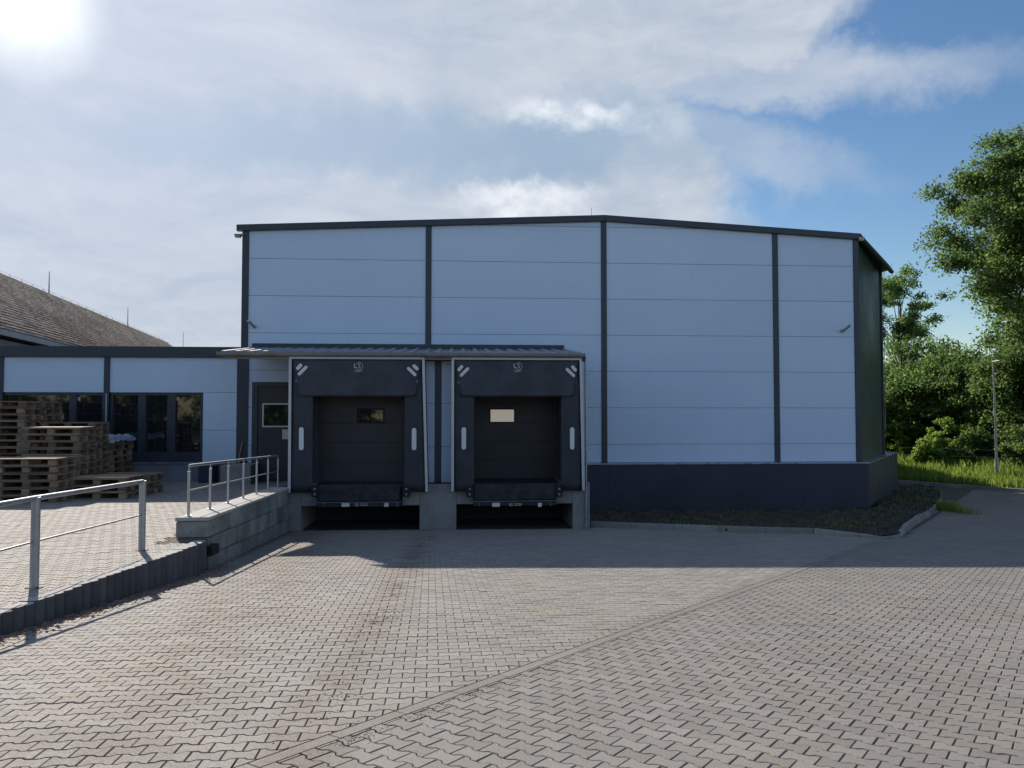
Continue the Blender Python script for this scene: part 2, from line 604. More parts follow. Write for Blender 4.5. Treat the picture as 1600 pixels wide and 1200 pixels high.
def fastmesh(name, V, tris_or_quads, m, smooth=False):
    """V: (n,3) array, faces: (k,3|4) int array"""
    me = bpy.data.meshes.new(name)
    V = np.asarray(V, dtype=np.float32)
    Fc = np.asarray(tris_or_quads, dtype=np.int32)
    k = Fc.shape[1]
    me.vertices.add(len(V))
    me.vertices.foreach_set('co', V.ravel())
    me.loops.add(Fc.size)
    me.loops.foreach_set('vertex_index', Fc.ravel())
    me.polygons.add(len(Fc))
    me.polygons.foreach_set('loop_start', np.arange(0, Fc.size, k, dtype=np.int32))
    me.polygons.foreach_set('use_smooth', np.full(len(Fc), smooth))
    me.materials.append(M[m] if isinstance(m, str) else m)
    me.update(calc_edges=True)
    me.validate()
    return me


# ------------------------------------------------------------------ ground heights (eye level is z = 0)
def G(x, y):
    """yard and road: falls away from the camera, then runs level"""
    y = np.asarray(y, dtype=float)
    yy = np.clip(y, 2.5, None)
    lin = -(1.43 + 0.073 * yy)
    flat = -2.80
    k = 0.06
    return flat + k * np.log1p(np.exp((lin - flat) / k))


def T(x, y):
    """upper terrace"""
    return np.interp(y, [0, 6, 7.7, 10, 16, 40], [-1.70, -1.733, -1.748, -1.788, -1.83, -1.83])


# facade frame: s along the facade, d towards the camera
FO = Vector((0, 20.92, 0))
FU = Vector((1, 0.069, 0)).normalized()
FN = Vector((FU.y, -FU.x, 0))


def W(s, d, z):
    return FO + FU * s + FN * d + Vector((0, 0, z))


def ray(px, py):
    u, v = (px - 800) / F, (600 - py) / F
    return Vector((u, math.cos(PITCH) - v * math.sin(PITCH), math.sin(PITCH) + v * math.cos(PITCH)))


def fp(px, py, d=0.0):
    """where the sight line meets the plane at distance d before the facade: (s, z)"""
    r = ray(px, py)
    k = (FO.dot(FN) + d) / r.dot(FN)
    p = r * k
    return (p - FO).dot(FU), p.z


def at(px, py, D):
    r = ray(px, py)
    return r * (D / r.y)


def ongroundG(px, py):
    r = ray(px, py)
    D = 3.0
    for _ in range(60):
        t_ = float(G(0, D)) / (r.z / r.y)
        D = 0.5 * D + 0.5 * t_
    return r * (D / r.y)


def fbox(b, s0, s1, d0, d1, z0, z1):
    return b.box(s0, s1, d0, d1, z0, z1, fn=lambda x, y, z: W(x, y, z))


def fprism(b, poly, d0, d1):
    return b.prism([W(s, 0, z) for s, z in poly], FN * d0, FN * d1)


# ------------------------------------------------------------------ ground sheets
def sheet(name, x0, x1, y0, y1, nx, ny, zf, m, kind='structure', mask=None):
    xs = np.linspace(x0, x1, nx)
    ys = np.linspace(y0, y1, ny)
    gx, gy = np.meshgrid(xs, ys)
    gz = zf(gx, gy)
    V = np.stack([gx.ravel(), gy.ravel(), gz.ravel()], 1)
    i = np.arange(ny - 1)[:, None] * nx + np.arange(nx - 1)[None, :]
    i = i.ravel()
    Fc = np.stack([i, i + 1, i + nx + 1, i + nx], 1)
    if mask is not None:
        c = V[Fc].mean(1)
        Fc = Fc[mask(c[:, 0], c[:, 1])]
    return link(name, fastmesh(name, V, Fc, m, True), kind=kind)


PAL_X0, PAL_X1 = -4.44, -4.30          # palisade line from y=6.65 to y=10.2
CR0, CR1 = np.array([-1.02, 4.10]), np.array([7.45, 15.54])
CRD = (CR1 - CR0) / np.linalg.norm(CR1 - CR0)


def side_of_crease(x, y):
    """>0 on the road side"""
    return (x - CR0[0]) * CRD[1] - (y - CR0[1]) * CRD[0]


def palx(y):
    return np.interp(y, [0, 6.65, 10.3], [-4.72, -4.44, -4.30])


WA = Vector((-4.33, 11.05, 0))          # retaining wall: near right corner and far right end
WB = Vector((-5.12, 17.95, 0))


def left_edge(y):
    return np.where(y < 10.6, palx(y), np.interp(y, [10.6, 11.05, 17.95], [-4.32, -4.33, -5.12]))


KERB_R = [ongroundG(*p) for p in ((1410, 838), (1424, 826), (1440, 814), (1456, 803), (1468, 793), (1474, 783), (1472, 775), (1462, 769), (1440, 764))]
KERB_F = [Vector((11.0, 36.2, 0)), Vector((15.2, 30.3, 0)), Vector((17.8, 26.7, 0)), Vector((21.0, 22.4, 0)), Vector((24.0, 18.0, 0))]
KF0, KF1 = np.array([15.2, 30.3]), np.array([17.8, 26.7])
KFD = (KF1 - KF0) / np.linalg.norm(KF1 - KF0)


def beyond(x, y):
    return (x - KF0[0]) * KFD[1] - (y - KF0[1]) * KFD[0]


# sign check so that "beyond" grows away from the camera
SGN = 1.0 if beyond(17.0, 33.0) > 0 else -1.0


kp = [(p.x, p.y) for p in KERB_R]
BED_FRONT = [ongroundG(*p) for p in ((922, 823), (1053, 828), (1171, 832), (1294, 835), (1381, 842))]
bed_poly = np.array([(p.x, p.y) for p in BED_FRONT] + kp + [(13.5, 27.5), (9.9, 21.0), (1.6, 20.6)])


def in_poly(x, y, poly):
    x = np.asarray(x)
    y = np.asarray(y)
    inside = np.zeros(x.shape, bool)
    n = len(poly)
    for i in range(n):
        x0, y0 = poly[i]
        x1, y1 = poly[(i + 1) % n]
        c = ((y0 > y) != (y1 > y)) & (x < (x1 - x0) * (y - y0) / (y1 - y0 + 1e-12) + x0)
        inside ^= c
    return inside


sheet('ground', -400, 400, -300, 900, 60, 80, lambda x, y: np.full(x.shape, -3.35), 'ground')
JN = 0.010
sheet('yard_paving', -5.4, 30, 2.4, 38, 180, 240, lambda x, y: G(x, y) - JN, 'joint', mask=lambda x, y: (x > left_edge(y) - 0.12))
sheet('apron_paving', -14, 30, -30, 2.52, 30, 20, lambda x, y: np.full(x.shape, -1.606), 'farpave')
terr = sheet('terrace', -26, -4.2, 2.4, 21.2, 700, 160, lambda x, y: T(x, y) - JN, 'joint', mask=lambda x, y: (x < left_edge(y) - 0.02))


# double-T paving stones
def stone_shape(a, b_, gap):
    w1, w2 = b_ * 0.594 - gap / 2, b_ * 0.406 - gap / 2
    e = a / 2 - gap / 2
    p = [(e, -w1), (e, w1), (a * 0.33, w1), (a * 0.185, w2), (-a * 0.185, w2), (-a * 0.33, w1), (-e, w1), (-e, -w1),
         (-a * 0.33, -w1), (-a * 0.185, -w2), (a * 0.185, -w2), (a * 0.33, -w1)]
    return np.array(p)


def inset(p, k):
    c = p * 1.0
    e = np.abs(p[:, 0]).max()
    hi = np.abs(p[:, 1]).max()
    c[:, 0] -= np.sign(c[:, 0]) * np.where(np.abs(c[:, 0]) > e * 0.98, k, 0)
    c[:, 1] -= np.sign(c[:, 1]) * k
    return c


PA, PB, GAP = 0.168, 0.117, 0.0052
SO = stone_shape(PA, PB, GAP)
SI = inset(SO, 0.0035)


def stone_field(name, origin, rot, bounds, inside, zf, m, parent, cuts=()):
    """lays stones on a lattice turned by rot; the 300 nearest are objects, the rest one mesh"""
    c, s = math.cos(rot), math.sin(rot)
    ux, uy = np.array([c, s]), np.array([-s, c])
    L = bounds
    ii, jj = np.meshgrid(np.arange(-L[0], L[0]), np.arange(-L[1], L[1]))
    ii, jj = ii.ravel(), jj.ravel()
    px = (ii + 0.5 * (jj % 2)) * PA
    py = jj * PB
    cx = origin[0] + px * ux[0] + py * uy[0]
    cy = origin[1] + px * ux[1] + py * uy[1]
    view = (cy > 2.6) & (np.abs(cx) < 0.70 * cy + 1.3)
    # keep a stone when every tip of it is inside its field
    ok = view.copy()
    for dx, dy in ((PA / 2, 0), (-PA / 2, 0), (0, PB / 2), (0, -PB / 2)):
        ok &= inside(cx + dx * ux[0] + dy * uy[0], cy + dx * ux[1] + dy * uy[1])
    whole = np.ones(len(cx), bool)
    touch = np.zeros(len(cx), bool)
    for (qx, qy), (mx, my) in cuts:
        dd = (cx - qx) * mx + (cy - qy) * my
        whole &= dd > 0.105
        touch |= np.abs(dd) <= 0.105
    keepc = view & touch & inside(cx, cy, 0.11) if cuts else touch
    if cuts:
        cb = B()
        for q in np.nonzero(keepc)[0]:
            poly = [(cx[q] + a_ * ux[0] + b_ * uy[0], cy[q] + a_ * ux[1] + b_ * uy[1]) for a_, b_ in SI]
            for (qx, qy), (mx, my) in cuts:
                out = []
                for e_ in range(len(poly)):
                    p_, r_ = poly[e_], poly[(e_ + 1) % len(poly)]
                    dp = (p_[0] - qx) * mx + (p_[1] - qy) * my
                    dr = (r_[0] - qx) * mx + (r_[1] - qy) * my
                    if dp >= 0:
                        out.append(p_)
                    if (dp >= 0) != (dr >= 0):
                        f_ = dp / (dp - dr)
                        out.append((p_[0] + (r_[0] - p_[0]) * f_, p_[1] + (r_[1] - p_[1]) * f_))
                poly = out
                if len(poly) < 3:
                    break
            if len(poly) < 3:
                continue
            k_ = len(poly)
            zz = [float(zf(np.array(p_[0]), np.array(p_[1]))) for p_ in poly]
            cb.add([(p_[0], p_[1], z_) for p_, z_ in zip(poly, zz)] + [(p_[0], p_[1], z_ - 0.02) for p_, z_ in zip(poly, zz)],
                   [tuple(range(k_))] + [(e_, (e_ + 1) % k_, (e_ + 1) % k_ + k_, e_ + k_) for e_ in range(k_)])
        if cb.v:
            me = bpy.data.meshes.new('cut_stones')
            me.from_pydata(cb.v, [], cb.f)
            me.materials.append(M[m])
            link('cut_stones', me, parent, kind='stuff')
        ok &= whole
    cx, cy = cx[ok], cy[ok]
    n = len(cx)
    z = zf(cx, cy)
    e = 0.05
    gx = (zf(cx + e, cy) - zf(cx - e, cy)) / (2 * e)
    gy = (zf(cx, cy + e) - zf(cx, cy - e)) / (2 * e)
    z = z + rng.normal(0, 0.0012, n)
    gx = gx + rng.normal(0, 0.006, n)
    gy = gy + rng.normal(0, 0.006, n)
    yaw = rng.normal(0, 0.008, n)
    local = np.concatenate([SI, SO, SO])                     # top, edge, foot
    lz = np.concatenate([np.zeros(12), np.full(12, -0.0045), np.full(12, -0.024)])
    cyaw, syaw = np.cos(rot + yaw), np.sin(rot + yaw)
    lx = local[:, 0][None] * cyaw[:, None] - local[:, 1][None] * syaw[:, None]
    ly = local[:, 0][None] * syaw[:, None] + local[:, 1][None] * cyaw[:, None]
    VX = cx[:, None] + lx
    VY = cy[:, None] + ly
    VZ = z[:, None] + lz[None] + gx[:, None] * lx + gy[:, None] * ly
    dist = np.hypot(cx, cy)
    # nearest in the frame first
    inframe = (np.abs(cx) < 0.665 * cy) & (-(z) / cy < 0.47)
    order = np.argsort(dist + np.where(inframe, 0, 100))
    near, rest = order[:300], order[300:]
    top = [(0, 1, 2, 11), (2, 3, 10, 11), (3, 4, 9, 10), (4, 5, 8, 9), (5, 6, 7, 8)]
    ring = [(i + 12, (i + 1) % 12 + 12, (i + 1) % 12, i) for i in range(12)]
    foot = [(i + 24, (i + 1) % 12 + 24, (i + 1) % 12 + 12, i + 12) for i in range(12)]
    me = bpy.data.meshes.new('paving_stone')
    me.from_pydata([(local[i, 0], local[i, 1], lz[i]) for i in range(36)], [], top + ring + foot)
    me.materials.append(M[m])
    me.update()
    for i in near:
        o = link('paving_stone', me, parent)
        nrm = Vector((-gx[i], -gy[i], 1)).normalized()
        xax = Vector((cyaw[i], syaw[i], gx[i] * cyaw[i] + gy[i] * syaw[i])).normalized()
        yax = nrm.cross(xax)
        mm = Matrix((xax, yax, nrm)).transposed().to_4x4()
        mm.translation = Vector((cx[i], cy[i], z[i]))
        o.matrix_local = mm
    V = np.stack([VX[rest], VY[rest], VZ[rest]], -1)[:, :24].reshape(-1, 3)
    q = np.array(top + ring)
    Fc = (q[None] + (np.arange(len(rest)) * 24)[:, None, None]).reshape(-1, 4)
    link('paving_stones', fastmesh('paving_stones', V, Fc, m), parent, kind='stuff')
    print(name, n, 'stones')


def z_flat(zf):
    return zf


yard = bpy.data.objects['yard_paving']
DOCK_D = 2.86                       # front of the dock foundation, before the facade


def behind_dock(x, y):
    p = (x - FO.x) * FN.x + (y - FO.y) * FN.y
    return p < DOCK_D


rampanchor = link('ramp_bedding', fastmesh('ramp_bedding', [(-1, 6, -1.95), (0, 6, -1.95), (0, 7, -2.05), (-1, 7, -2.05)], [(0, 1, 2, 3)], 'joint'), kind='structure')
nC = (CRD[1], -CRD[0])           # towards the road
P0_, P1_ = np.array([-4.44, 6.65]), np.array([-4.30, 10.2])
pd_ = (P1_ - P0_) / np.linalg.norm(P1_ - P0_)
nP = (pd_[1], -pd_[0])           # from the palisade towards the ramp
stone_field('ramp', (0, 3.0), R(6.0), (150, 170),
            lambda x, y, e=0: (side_of_crease(x, y) < -0.035 + e) & (x > left_edge(y) + 0.0 - e) & ~(behind_dock(x, y) & (x < 1.8)) & ~in_poly(x, y, bed_poly), G, 'stone', rampanchor,
            cuts=[((CR0[0] - nC[0] * 0.047, CR0[1] - nC[1] * 0.047), (-nC[0], -nC[1]))])
stone_field('road', (CR0[0], CR0[1]), math.atan2(CRD[1], CRD[0]) - R(90), (260, 320),
            lambda x, y, e=0: (side_of_crease(x, y) > 0.06 - e) & (SGN * beyond(x, y) < -0.02) & ~in_poly(x, y, bed_poly), G, 'stone_road', yard,
            cuts=[((CR0[0] + nC[0] * 0.062, CR0[1] + nC[1] * 0.062), nC)])
stone_field('terrace', (-6, 6.0), R(-9.0), (190, 190),
            lambda x, y, e=0: (x < left_edge(y) - 0.10 - np.where(y > 10.6, 0.36, 0) + e) & (y < 20.7), T, 'stone_terrace', terr,
            cuts=[((P0_[0] - 0.125, P0_[1]), (-nP[0], -nP[1]))])

# narrow edging strip in the crease: long slabs laid end to end
edg = thing('edging_strip', (0, 3.5, -1.68), 'flat line of long narrow concrete slabs crossing the paving diagonally', 'paving edge')
L = float(np.linalg.norm(CR1 - CR0))
k = -2.4
while k < L + 0.1:
    k1 = min(k + 0.5, L + 0.15)
    a = CR0 + CRD * (k + 0.002)
    c = CR0 + CRD * (k1 - 0.002)
    nrm = np.array([CRD[1], -CRD[0]])
    b = B()
    vs = []
    for dz in (-0.05, 0.002):
        for p, q in ((a, -0.035), (a, 0.06), (c, 0.06), (c, -0.035)):
            xx, yy = p + nrm * q
            vs.append((xx, yy, float(G(xx, yy)) + dz))
    b.add(vs, [(0, 1, 2, 3), (4, 5, 6, 7), (0, 1, 5, 4), (1, 2, 6, 5), (2, 3, 7, 6), (3, 0, 4, 7)])
    b.obj('edging_slab', 'stone_road', edg, bevel=0.004)
    k += 0.5

# ------------------------------------------------------------------ planting bed, kerbs, verge
def bedz(x, y):
    g = G(x, y) + 0.045
    n = np.sin(x * 2.3 + 1) * np.cos(y * 3.1) * 0.03 + np.sin(x * 7.1 + y * 3) * 0.018 + np.sin(x * 13 - y * 9) * 0.012
    dd = (x - FO.x) * FN.x + (y - FO.y) * FN.y
    rise = np.interp(dd, [0.3, 1.6, 3.0], [0.13, 0.07, 0.0])
    return g + n + rise


xs = np.linspace(1.5, 16, 300)
ys = np.linspace(14.5, 29, 300)
gx, gy = np.meshgrid(xs, ys)
gz = bedz(gx, gy) + rng.normal(0, 0.014, gx.shape)
V = np.stack([gx.ravel(), gy.ravel(), gz.ravel()], 1)
i = (np.arange(299)[:, None] * 300 + np.arange(299)[None]).ravel()
Fc = np.stack([i, i + 1, i + 301, i + 300], 1)
cc = V[Fc].mean(1)
Fc = Fc[in_poly(cc[:, 0], cc[:, 1], bed_poly) & in_poly(cc[:, 0] + 0.02, cc[:, 1] - 0.09, bed_poly) & in_poly(cc[:, 0] + 0.08, cc[:, 1], bed_poly)]
link('soil_bed', fastmesh('soil_bed', V, Fc, 'soil', False), kind='structure')


def kerb_line(name, pts, label, step, wdt, hgt, m='kerb', group=None, tops=None):
    t = thing(name, (pts[0].x, pts[0].y, float(G(pts[0].x, pts[0].y))), label, 'kerb', group)
    P = [Vector((p.x, p.y, 0)) for p in pts]
    cum = [0]
    for a, b_ in zip(P, P[1:]):
        cum.append(cum[-1] + (b_ - a).length)

    def pt(u):
        for i_ in range(len(P) - 1):
            if u <= cum[i_ + 1] + 1e-9:
                return P[i_].lerp(P[i_ + 1], (u - cum[i_]) / (cum[i_ + 1] - cum[i_]))
        return P[-1].copy()
    u = 0.0
    while u < cum[-1] - 0.05:
        u1 = min(u + step, cum[-1])
        a, c = pt(u + 0.004), pt(u1 - 0.004)
        d = (c - a).normalized()
        nn = Vector((-d.y, d.x, 0))
        h0 = hgt if tops is None else float(np.interp(u / cum[-1], *tops))
        h1 = hgt if tops is None else float(np.interp(u1 / cum[-1], *tops))
        vs = []
        for top in (0, 1):
            for p, q, h in ((a, 0, h0), (c, 0, h1), (c, wdt, h1), (a, wdt, h0)):
                v = p + nn * (q + (0.018 if (top and q == 0) else 0))
                v.z = float(G(v.x, v.y)) + (h if top else -0.1)
                vs.append(v)
        b = B()
        b.add(vs, [(3, 2, 1, 0), (4, 5, 6, 7), (0, 1, 5, 4), (1, 2, 6, 5), (2, 3, 7, 6), (3, 0, 4, 7)])
        b.obj('kerb_stone', m, t, bevel=0.008)
        u = u1
    return t


kerb_line('bed_kerb', BED_FRONT, 'low pale kerb along the front of the soil bed, sinking to the right', 1.0, 0.13, 0.12, tops=([0, 0.8, 1], [0.125, 0.12, 0.03]))
kerb_line('bed_kerb', KERB_R, 'curved kerb round the right end of the soil bed', 0.5, 0.14, 0.13, tops=([0, 0.12, 1], [0.03, 0.135, 0.13]))
kerb_line('bed_kerb', [BED_FRONT[-1], KERB_R[0]], 'short sunken kerb joining the front kerb and the curved kerb of the bed', 0.5, 0.30, 0.03)
kerb_line('road_kerb', KERB_F, 'far kerb between the road and the grass verge', 1.0, 0.15, 0.13)


xs = np.linspace(6, 60, 90)
ys = np.linspace(16, 90, 100)
gx, gy = np.meshgrid(xs, ys)
fb = SGN * beyond(gx, gy)
gz = -2.70 + np.clip(fb, 0, 6) * 0.05 + np.sin(gx * 1.3) * np.cos(gy * 1.1) * 0.04
V = np.stack([gx.ravel(), gy.ravel(), gz.ravel()], 1)
i = (np.arange(99)[:, None] * 90 + np.arange(89)[None]).ravel()
Fc = np.stack([i, i + 1, i + 91, i + 90], 1)
cc = V[Fc].mean(1)
Fc = Fc[SGN * beyond(cc[:, 0], cc[:, 1]) > 0.55]
link('verge', fastmesh('verge', V, Fc, 'ground', True), kind='structure')


def blades(name, X_, Y_, Zb, h, wd, m, lean=0.35):
    n = len(X_)
    th = rng.uniform(0, 2 * np.pi, n)
    ln = rng.uniform(0, lean, n) * h
    la = rng.uniform(0, 2 * np.pi, n)
    dx, dy = np.cos(th) * wd / 2, np.sin(th) * wd / 2
    base = np.stack([X_, Y_, Zb], 1)
    A = base + np.stack([-dx, -dy, np.full(n, -0.03)], 1)
    Bv = base + np.stack([dx, dy, np.full(n, -0.03)], 1)
    mid = base + np.stack([np.cos(la) * ln * 0.35 + dx * .8, np.sin(la) * ln * 0.35 + dy * .8, h * 0.6], 1)
    tip = base + np.stack([np.cos(la) * ln, np.sin(la) * ln, h], 1)
    V_ = np.stack([A, Bv, mid, tip], 1).reshape(-1, 3)
    q = np.arange(n)[:, None] * 4
    Fq = np.concatenate([q, q + 1, q + 2, q + 3], 1)
    return link(name, fastmesh(name, V_, Fq, m), kind='stuff')


n = 60000
gx = rng.uniform(11, 27, n)
gy = rng.uniform(20, 42, n)
fb = SGN * beyond(gx, gy)
ok = (fb > 0.18) & (fb < 6) & (gx < 0.72 * gy + 1)
gx, gy, fb = gx[ok], gy[ok], fb[ok]
clump = 0.5 + 0.5 * np.sin(gx * 2.1) * np.cos(gy * 1.7) + rng.normal(0, 0.2, len(gx))
h = np.clip(0.16 + 0.16 * clump + 0.10 * np.clip(fb, 0, 4) * rng.uniform(0.3, 1, len(gx)), 0.06, 1.0)
blades('grass', gx, gy, -2.70 + np.clip(fb, 0, 6) * 0.05, h, rng.uniform(0.02, 0.05, len(gx)), 'grass')
# weeds in the bed
n = 9000
gx = rng.uniform(1.6, 15, n)
gy = rng.uniform(15, 28, n)
ok = in_poly(gx, gy, bed_poly)
dens = np.clip(0.03 + 0.9 * (np.sin(gx * 1.7 + 0.5) * np.cos(gy * 1.3 + 1) + 0.4 * np.sin(gx * 5.3 + gy * 4.1) > 0.35) + 0.15 * (gx > 8.0), 0, 1)
ok &= rng.uniform(0, 1, n) < dens
gx, gy = gx[ok], gy[ok]
blades('bed_weeds', gx, gy, bedz(gx, gy), rng.uniform(0.03, 0.11, len(gx)), rng.uniform(0.012, 0.03, len(gx)), 'grass')
# tuft outside the curved kerb
t0 = ongroundG(1478, 796)
n = 900
gx = t0.x + rng.normal(0, 0.16, n)
gy = t0.y + rng.normal(0, 0.55, n)
blades('kerb_grass_tuft', gx, gy, G(gx, gy), rng.uniform(0.05, 0.28, n), rng.uniform(0.012, 0.03, n), 'grass')


def crumbs(name, X_, Y_, Zb, size, m, flat=0.5):
    n_ = len(X_)
    oct_ = np.array([(1, 0, 0), (0, 1, 0), (-1, 0, 0), (0, -1, 0), (0, 0, 1)], float)
    rot = rng.uniform(0, 6.28, n_)
    sx = size * rng.uniform(0.5, 1.3, n_)
    sy = size * rng.uniform(0.4, 1.0, n_)
    c_, s_ = np.cos(rot), np.sin(rot)
    px_ = oct_[:, 0][None] * sx[:, None]
    py_ = oct_[:, 1][None] * sy[:, None]
    Vx = X_[:, None] + px_ * c_[:, None] - py_ * s_[:, None]
    Vy = Y_[:, None] + px_ * s_[:, None] + py_ * c_[:, None]
    Vz = Zb[:, None] + oct_[:, 2][None] * (size * flat * rng.uniform(0.5, 1.3, n_))[:, None] - 0.0005
    V_ = np.stack([Vx, Vy, Vz], -1).reshape(-1, 3)
    tri = np.array([(0, 1, 4), (1, 2, 4), (2, 3, 4), (3, 0, 4)])
    Fq = (tri[None] + (np.arange(n_) * 5)[:, None, None]).reshape(-1, 3)
    return link(name, fastmesh(name, V_, Fq, m), kind='stuff')


# soil lumps
n = 2600
gx = rng.uniform(1.6, 15, n)
gy = rng.uniform(15, 28, n)
ok = in_poly(gx, gy, bed_poly)
gx, gy = gx[ok], gy[ok]
crumbs('soil_lumps', gx, gy, bedz(gx, gy) - 0.005, rng.uniform(0.015, 0.075, len(gx)), 'soil', 0.7)
# litter at the palisade foot
n = 2600
gy = rng.uniform(4.5, 11.3, n)
gx = left_edge(gy) + 0.03 + np.abs(rng.normal(0, 0.11, n)) + 0.06
crumbs('leaf_litter', gx, gy, G(gx, gy), rng.uniform(0.006, 0.026, n), 'debris', 0.6)
# grit in the crease and along the wheel track
n = 1500
tt = np.abs(rng.normal(0, 1.1, n))
gx = CR0[0] + CRD[0] * tt + rng.normal(0, 0.07, n) * CRD[1] + 0.05
gy = CR0[1] + CRD[1] * tt - rng.normal(0, 0.09, n) * CRD[0] - 0.1
crumbs('grit', gx, gy, G(gx, gy), rng.uniform(0.002, 0.007, n), 'grit', 0.6)
n = 1500
cl = rng.choice([5.0, 7.0, 7.4, 9.3, 11.2, 12.4, 14.3, 16.0], n)
gy = cl + rng.normal(0, 0.35, n)
gx = -1.1 - (gy - 4.6) * 0.058 + rng.normal(0, 0.11, n)
crumbs('track_dirt', gx, gy, G(gx, gy), rng.uniform(0.003, 0.014, n), 'grit', 0.4)
n = 420
gy = rng.uniform(3.0, 16, n)
gx = rng.uniform(-1, 1, n) * 0.66 * gy
ok = gx > left_edge(gy) + 0.1
gx, gy = gx[ok], gy[ok]
crumbs('scattered_grit', gx, gy, G(gx, gy), rng.uniform(0.003, 0.010, len(gx)), 'grit', 0.5)

# ------------------------------------------------------------------ palisade edging
pal = thing('palisade_edging', (-4.4, 6, -1.95), 'row of dark round concrete palisades holding up the terrace edge', 'palisade wall')
yy = 4.0
first = None
while yy < 10.75:
    x = float(palx(yy))
    r_ = 0.085
    top = float(T(x, yy)) + 0.004 + random.uniform(-0.006, 0.006)
    bot = float(G(x, yy)) - 0.15
    ring = []
    for q in range(13):
        a = R(-100 + 200 * q / 12)
        ring.append((x - 0.02 + r_ * math.cos(a) * 0.95, yy + r_ * math.sin(a)))
    ring.append((x - 0.12, yy + 0.075))
    ring.append((x - 0.12, yy - 0.075))
    m_ = len(ring)
    cx_, cy_ = x - 0.02, yy
    vs = [(p, q, bot) for p, q in ring] + [(p, q, top - 0.008) for p, q in ring]
    vs += [(cx_ + (p - cx_) * 0.93, cy_ + (q - cy_) * 0.93, top) for p, q in ring]
    fs = []
    for lv in (0, 1):
        fs += [(lv * m_ + i_, lv * m_ + (i_ + 1) % m_, (lv + 1) * m_ + (i_ + 1) % m_, (lv + 1) * m_ + i_) for i_ in range(m_)]
    fs.append(tuple(range(2 * m_, 3 * m_)))
    b = B()
    fs.pop()
    b.add(vs, fs)
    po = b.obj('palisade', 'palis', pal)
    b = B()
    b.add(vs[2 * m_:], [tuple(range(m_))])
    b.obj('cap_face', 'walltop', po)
    yy += 0.146

# ------------------------------------------------------------------ retaining wall of big concrete blocks
rw = thing('retaining_wall', (-4.6, 11.1, -2.3), 'grey concrete block wall between the ramp and the terrace', 'wall')
ax = (WB - WA)
WL = ax.length
ax.normalize()
wn = Vector((-ax.y, ax.x, 0))       # towards the terrace
TW = 0.46


def wtop(u):
    return -1.50 - 0.235 * (u / WL)


def wbot(u):
    p = WA + ax * u
    return float(G(p.x, p.y)) - 0.12


rows = [(0.0, 0.30), (0.30, 0.62), (0.62, 1.0)]
random.seed(11)
for ri, (f0, f1) in enumerate(rows):
    u = 0.0
    step0 = [1.3, 0.75, 1.0][ri]
    while u < WL - 0.01:
        u1 = min(u + step0, WL)
        step0 = random.choice([0.6, 0.9, 0.75])
        if WL - u1 < 0.35:
            u1 = WL
        jit = random.uniform(-0.02, 0.022)
        b = B()
        vs = []
        for uu in (u + 0.004, u1 - 0.004):
            zt, zb = wtop(uu) - 0.055, wbot(uu)
            za, zc = zt - (zt - zb) * f0 - 0.004, zt - (zt - zb) * f1 + 0.004
            for z_ in (za, zc):
                for q in (jit, TW):
                    p = WA + ax * uu + wn * q
                    vs.append((p.x, p.y, z_))
        b.add(vs, [(0, 1, 5, 4), (2, 6, 7, 3), (0, 4, 6, 2), (1, 3, 7, 5), (0, 2, 3, 1), (4, 5, 7, 6)])
        b.obj('concrete_block', 'blockwall', rw, bevel=0.012)
        u = u1
# cast top
b = B()
vs = []
for uu in (-0.01, WL):
    for z_ in (wtop(uu), wtop(uu) - 0.053):
        for q in (0.004, TW + 0.01):
            p = WA + ax * uu + wn * q
            vs.append((p.x, p.y, z_))
b.add(vs, [(0, 1, 5, 4), (2, 6, 7, 3), (0, 4, 6, 2), (1, 3, 7, 5), (0, 2, 3, 1), (4, 5, 7, 6)])
b.obj('wall_top', 'walltop', rw, bevel=0.008)
# black box stands in for the shade inside a broken gap
b = B()
p0 = at(309, 853, 10.98)
p1 = at(333, 868, 10.98)
b.box(p0.x, p1.x, 10.93, 11.2, p1.z, p0.z)
b.obj('gap_shade', 'black', rw, label='black box for the shade in a broken gap at the foot of the wall end')

# ------------------------------------------------------------------ railings
rl = thing('wall_railing', (-4.66, 11.25, -1.5), 'thin steel railing with seven posts on top of the concrete block wall', 'railing')
tops = []
for q in range(7):
    u = 0.18 + (WL - 0.35) * q / 6
    p = WA + ax * u + wn * (0.34 - 0.05 * q / 6)
    zb = wtop(u)
    H = 0.72
    b = B()
    b.tube([(p.x, p.y, zb), (p.x, p.y, zb + H - 0.07)], 0.021, 10)
    b.tube([(p.x, p.y, zb + H - 0.07), (p.x, p.y, zb + H)], 0.009, 8)
    po = b.obj('post', 'inox', rl)
    b = B()
    b.tube([(p.x, p.y, zb), (p.x, p.y, zb + 0.012)], 0.05, 14)
    b.obj('base_flange', 'inox', po)
    tops.append((p, zb))
b = B()
b.tube([(p.x, p.y, zb + 0.73) for p, zb in tops], 0.021, 10)
b.obj('top_rail', 'inox', rl)
b = B()
b.tube([(p.x, p.y, zb + 0.37) for p, zb in tops], 0.011, 8)
b.obj('middle_rail', 'inox', rl)

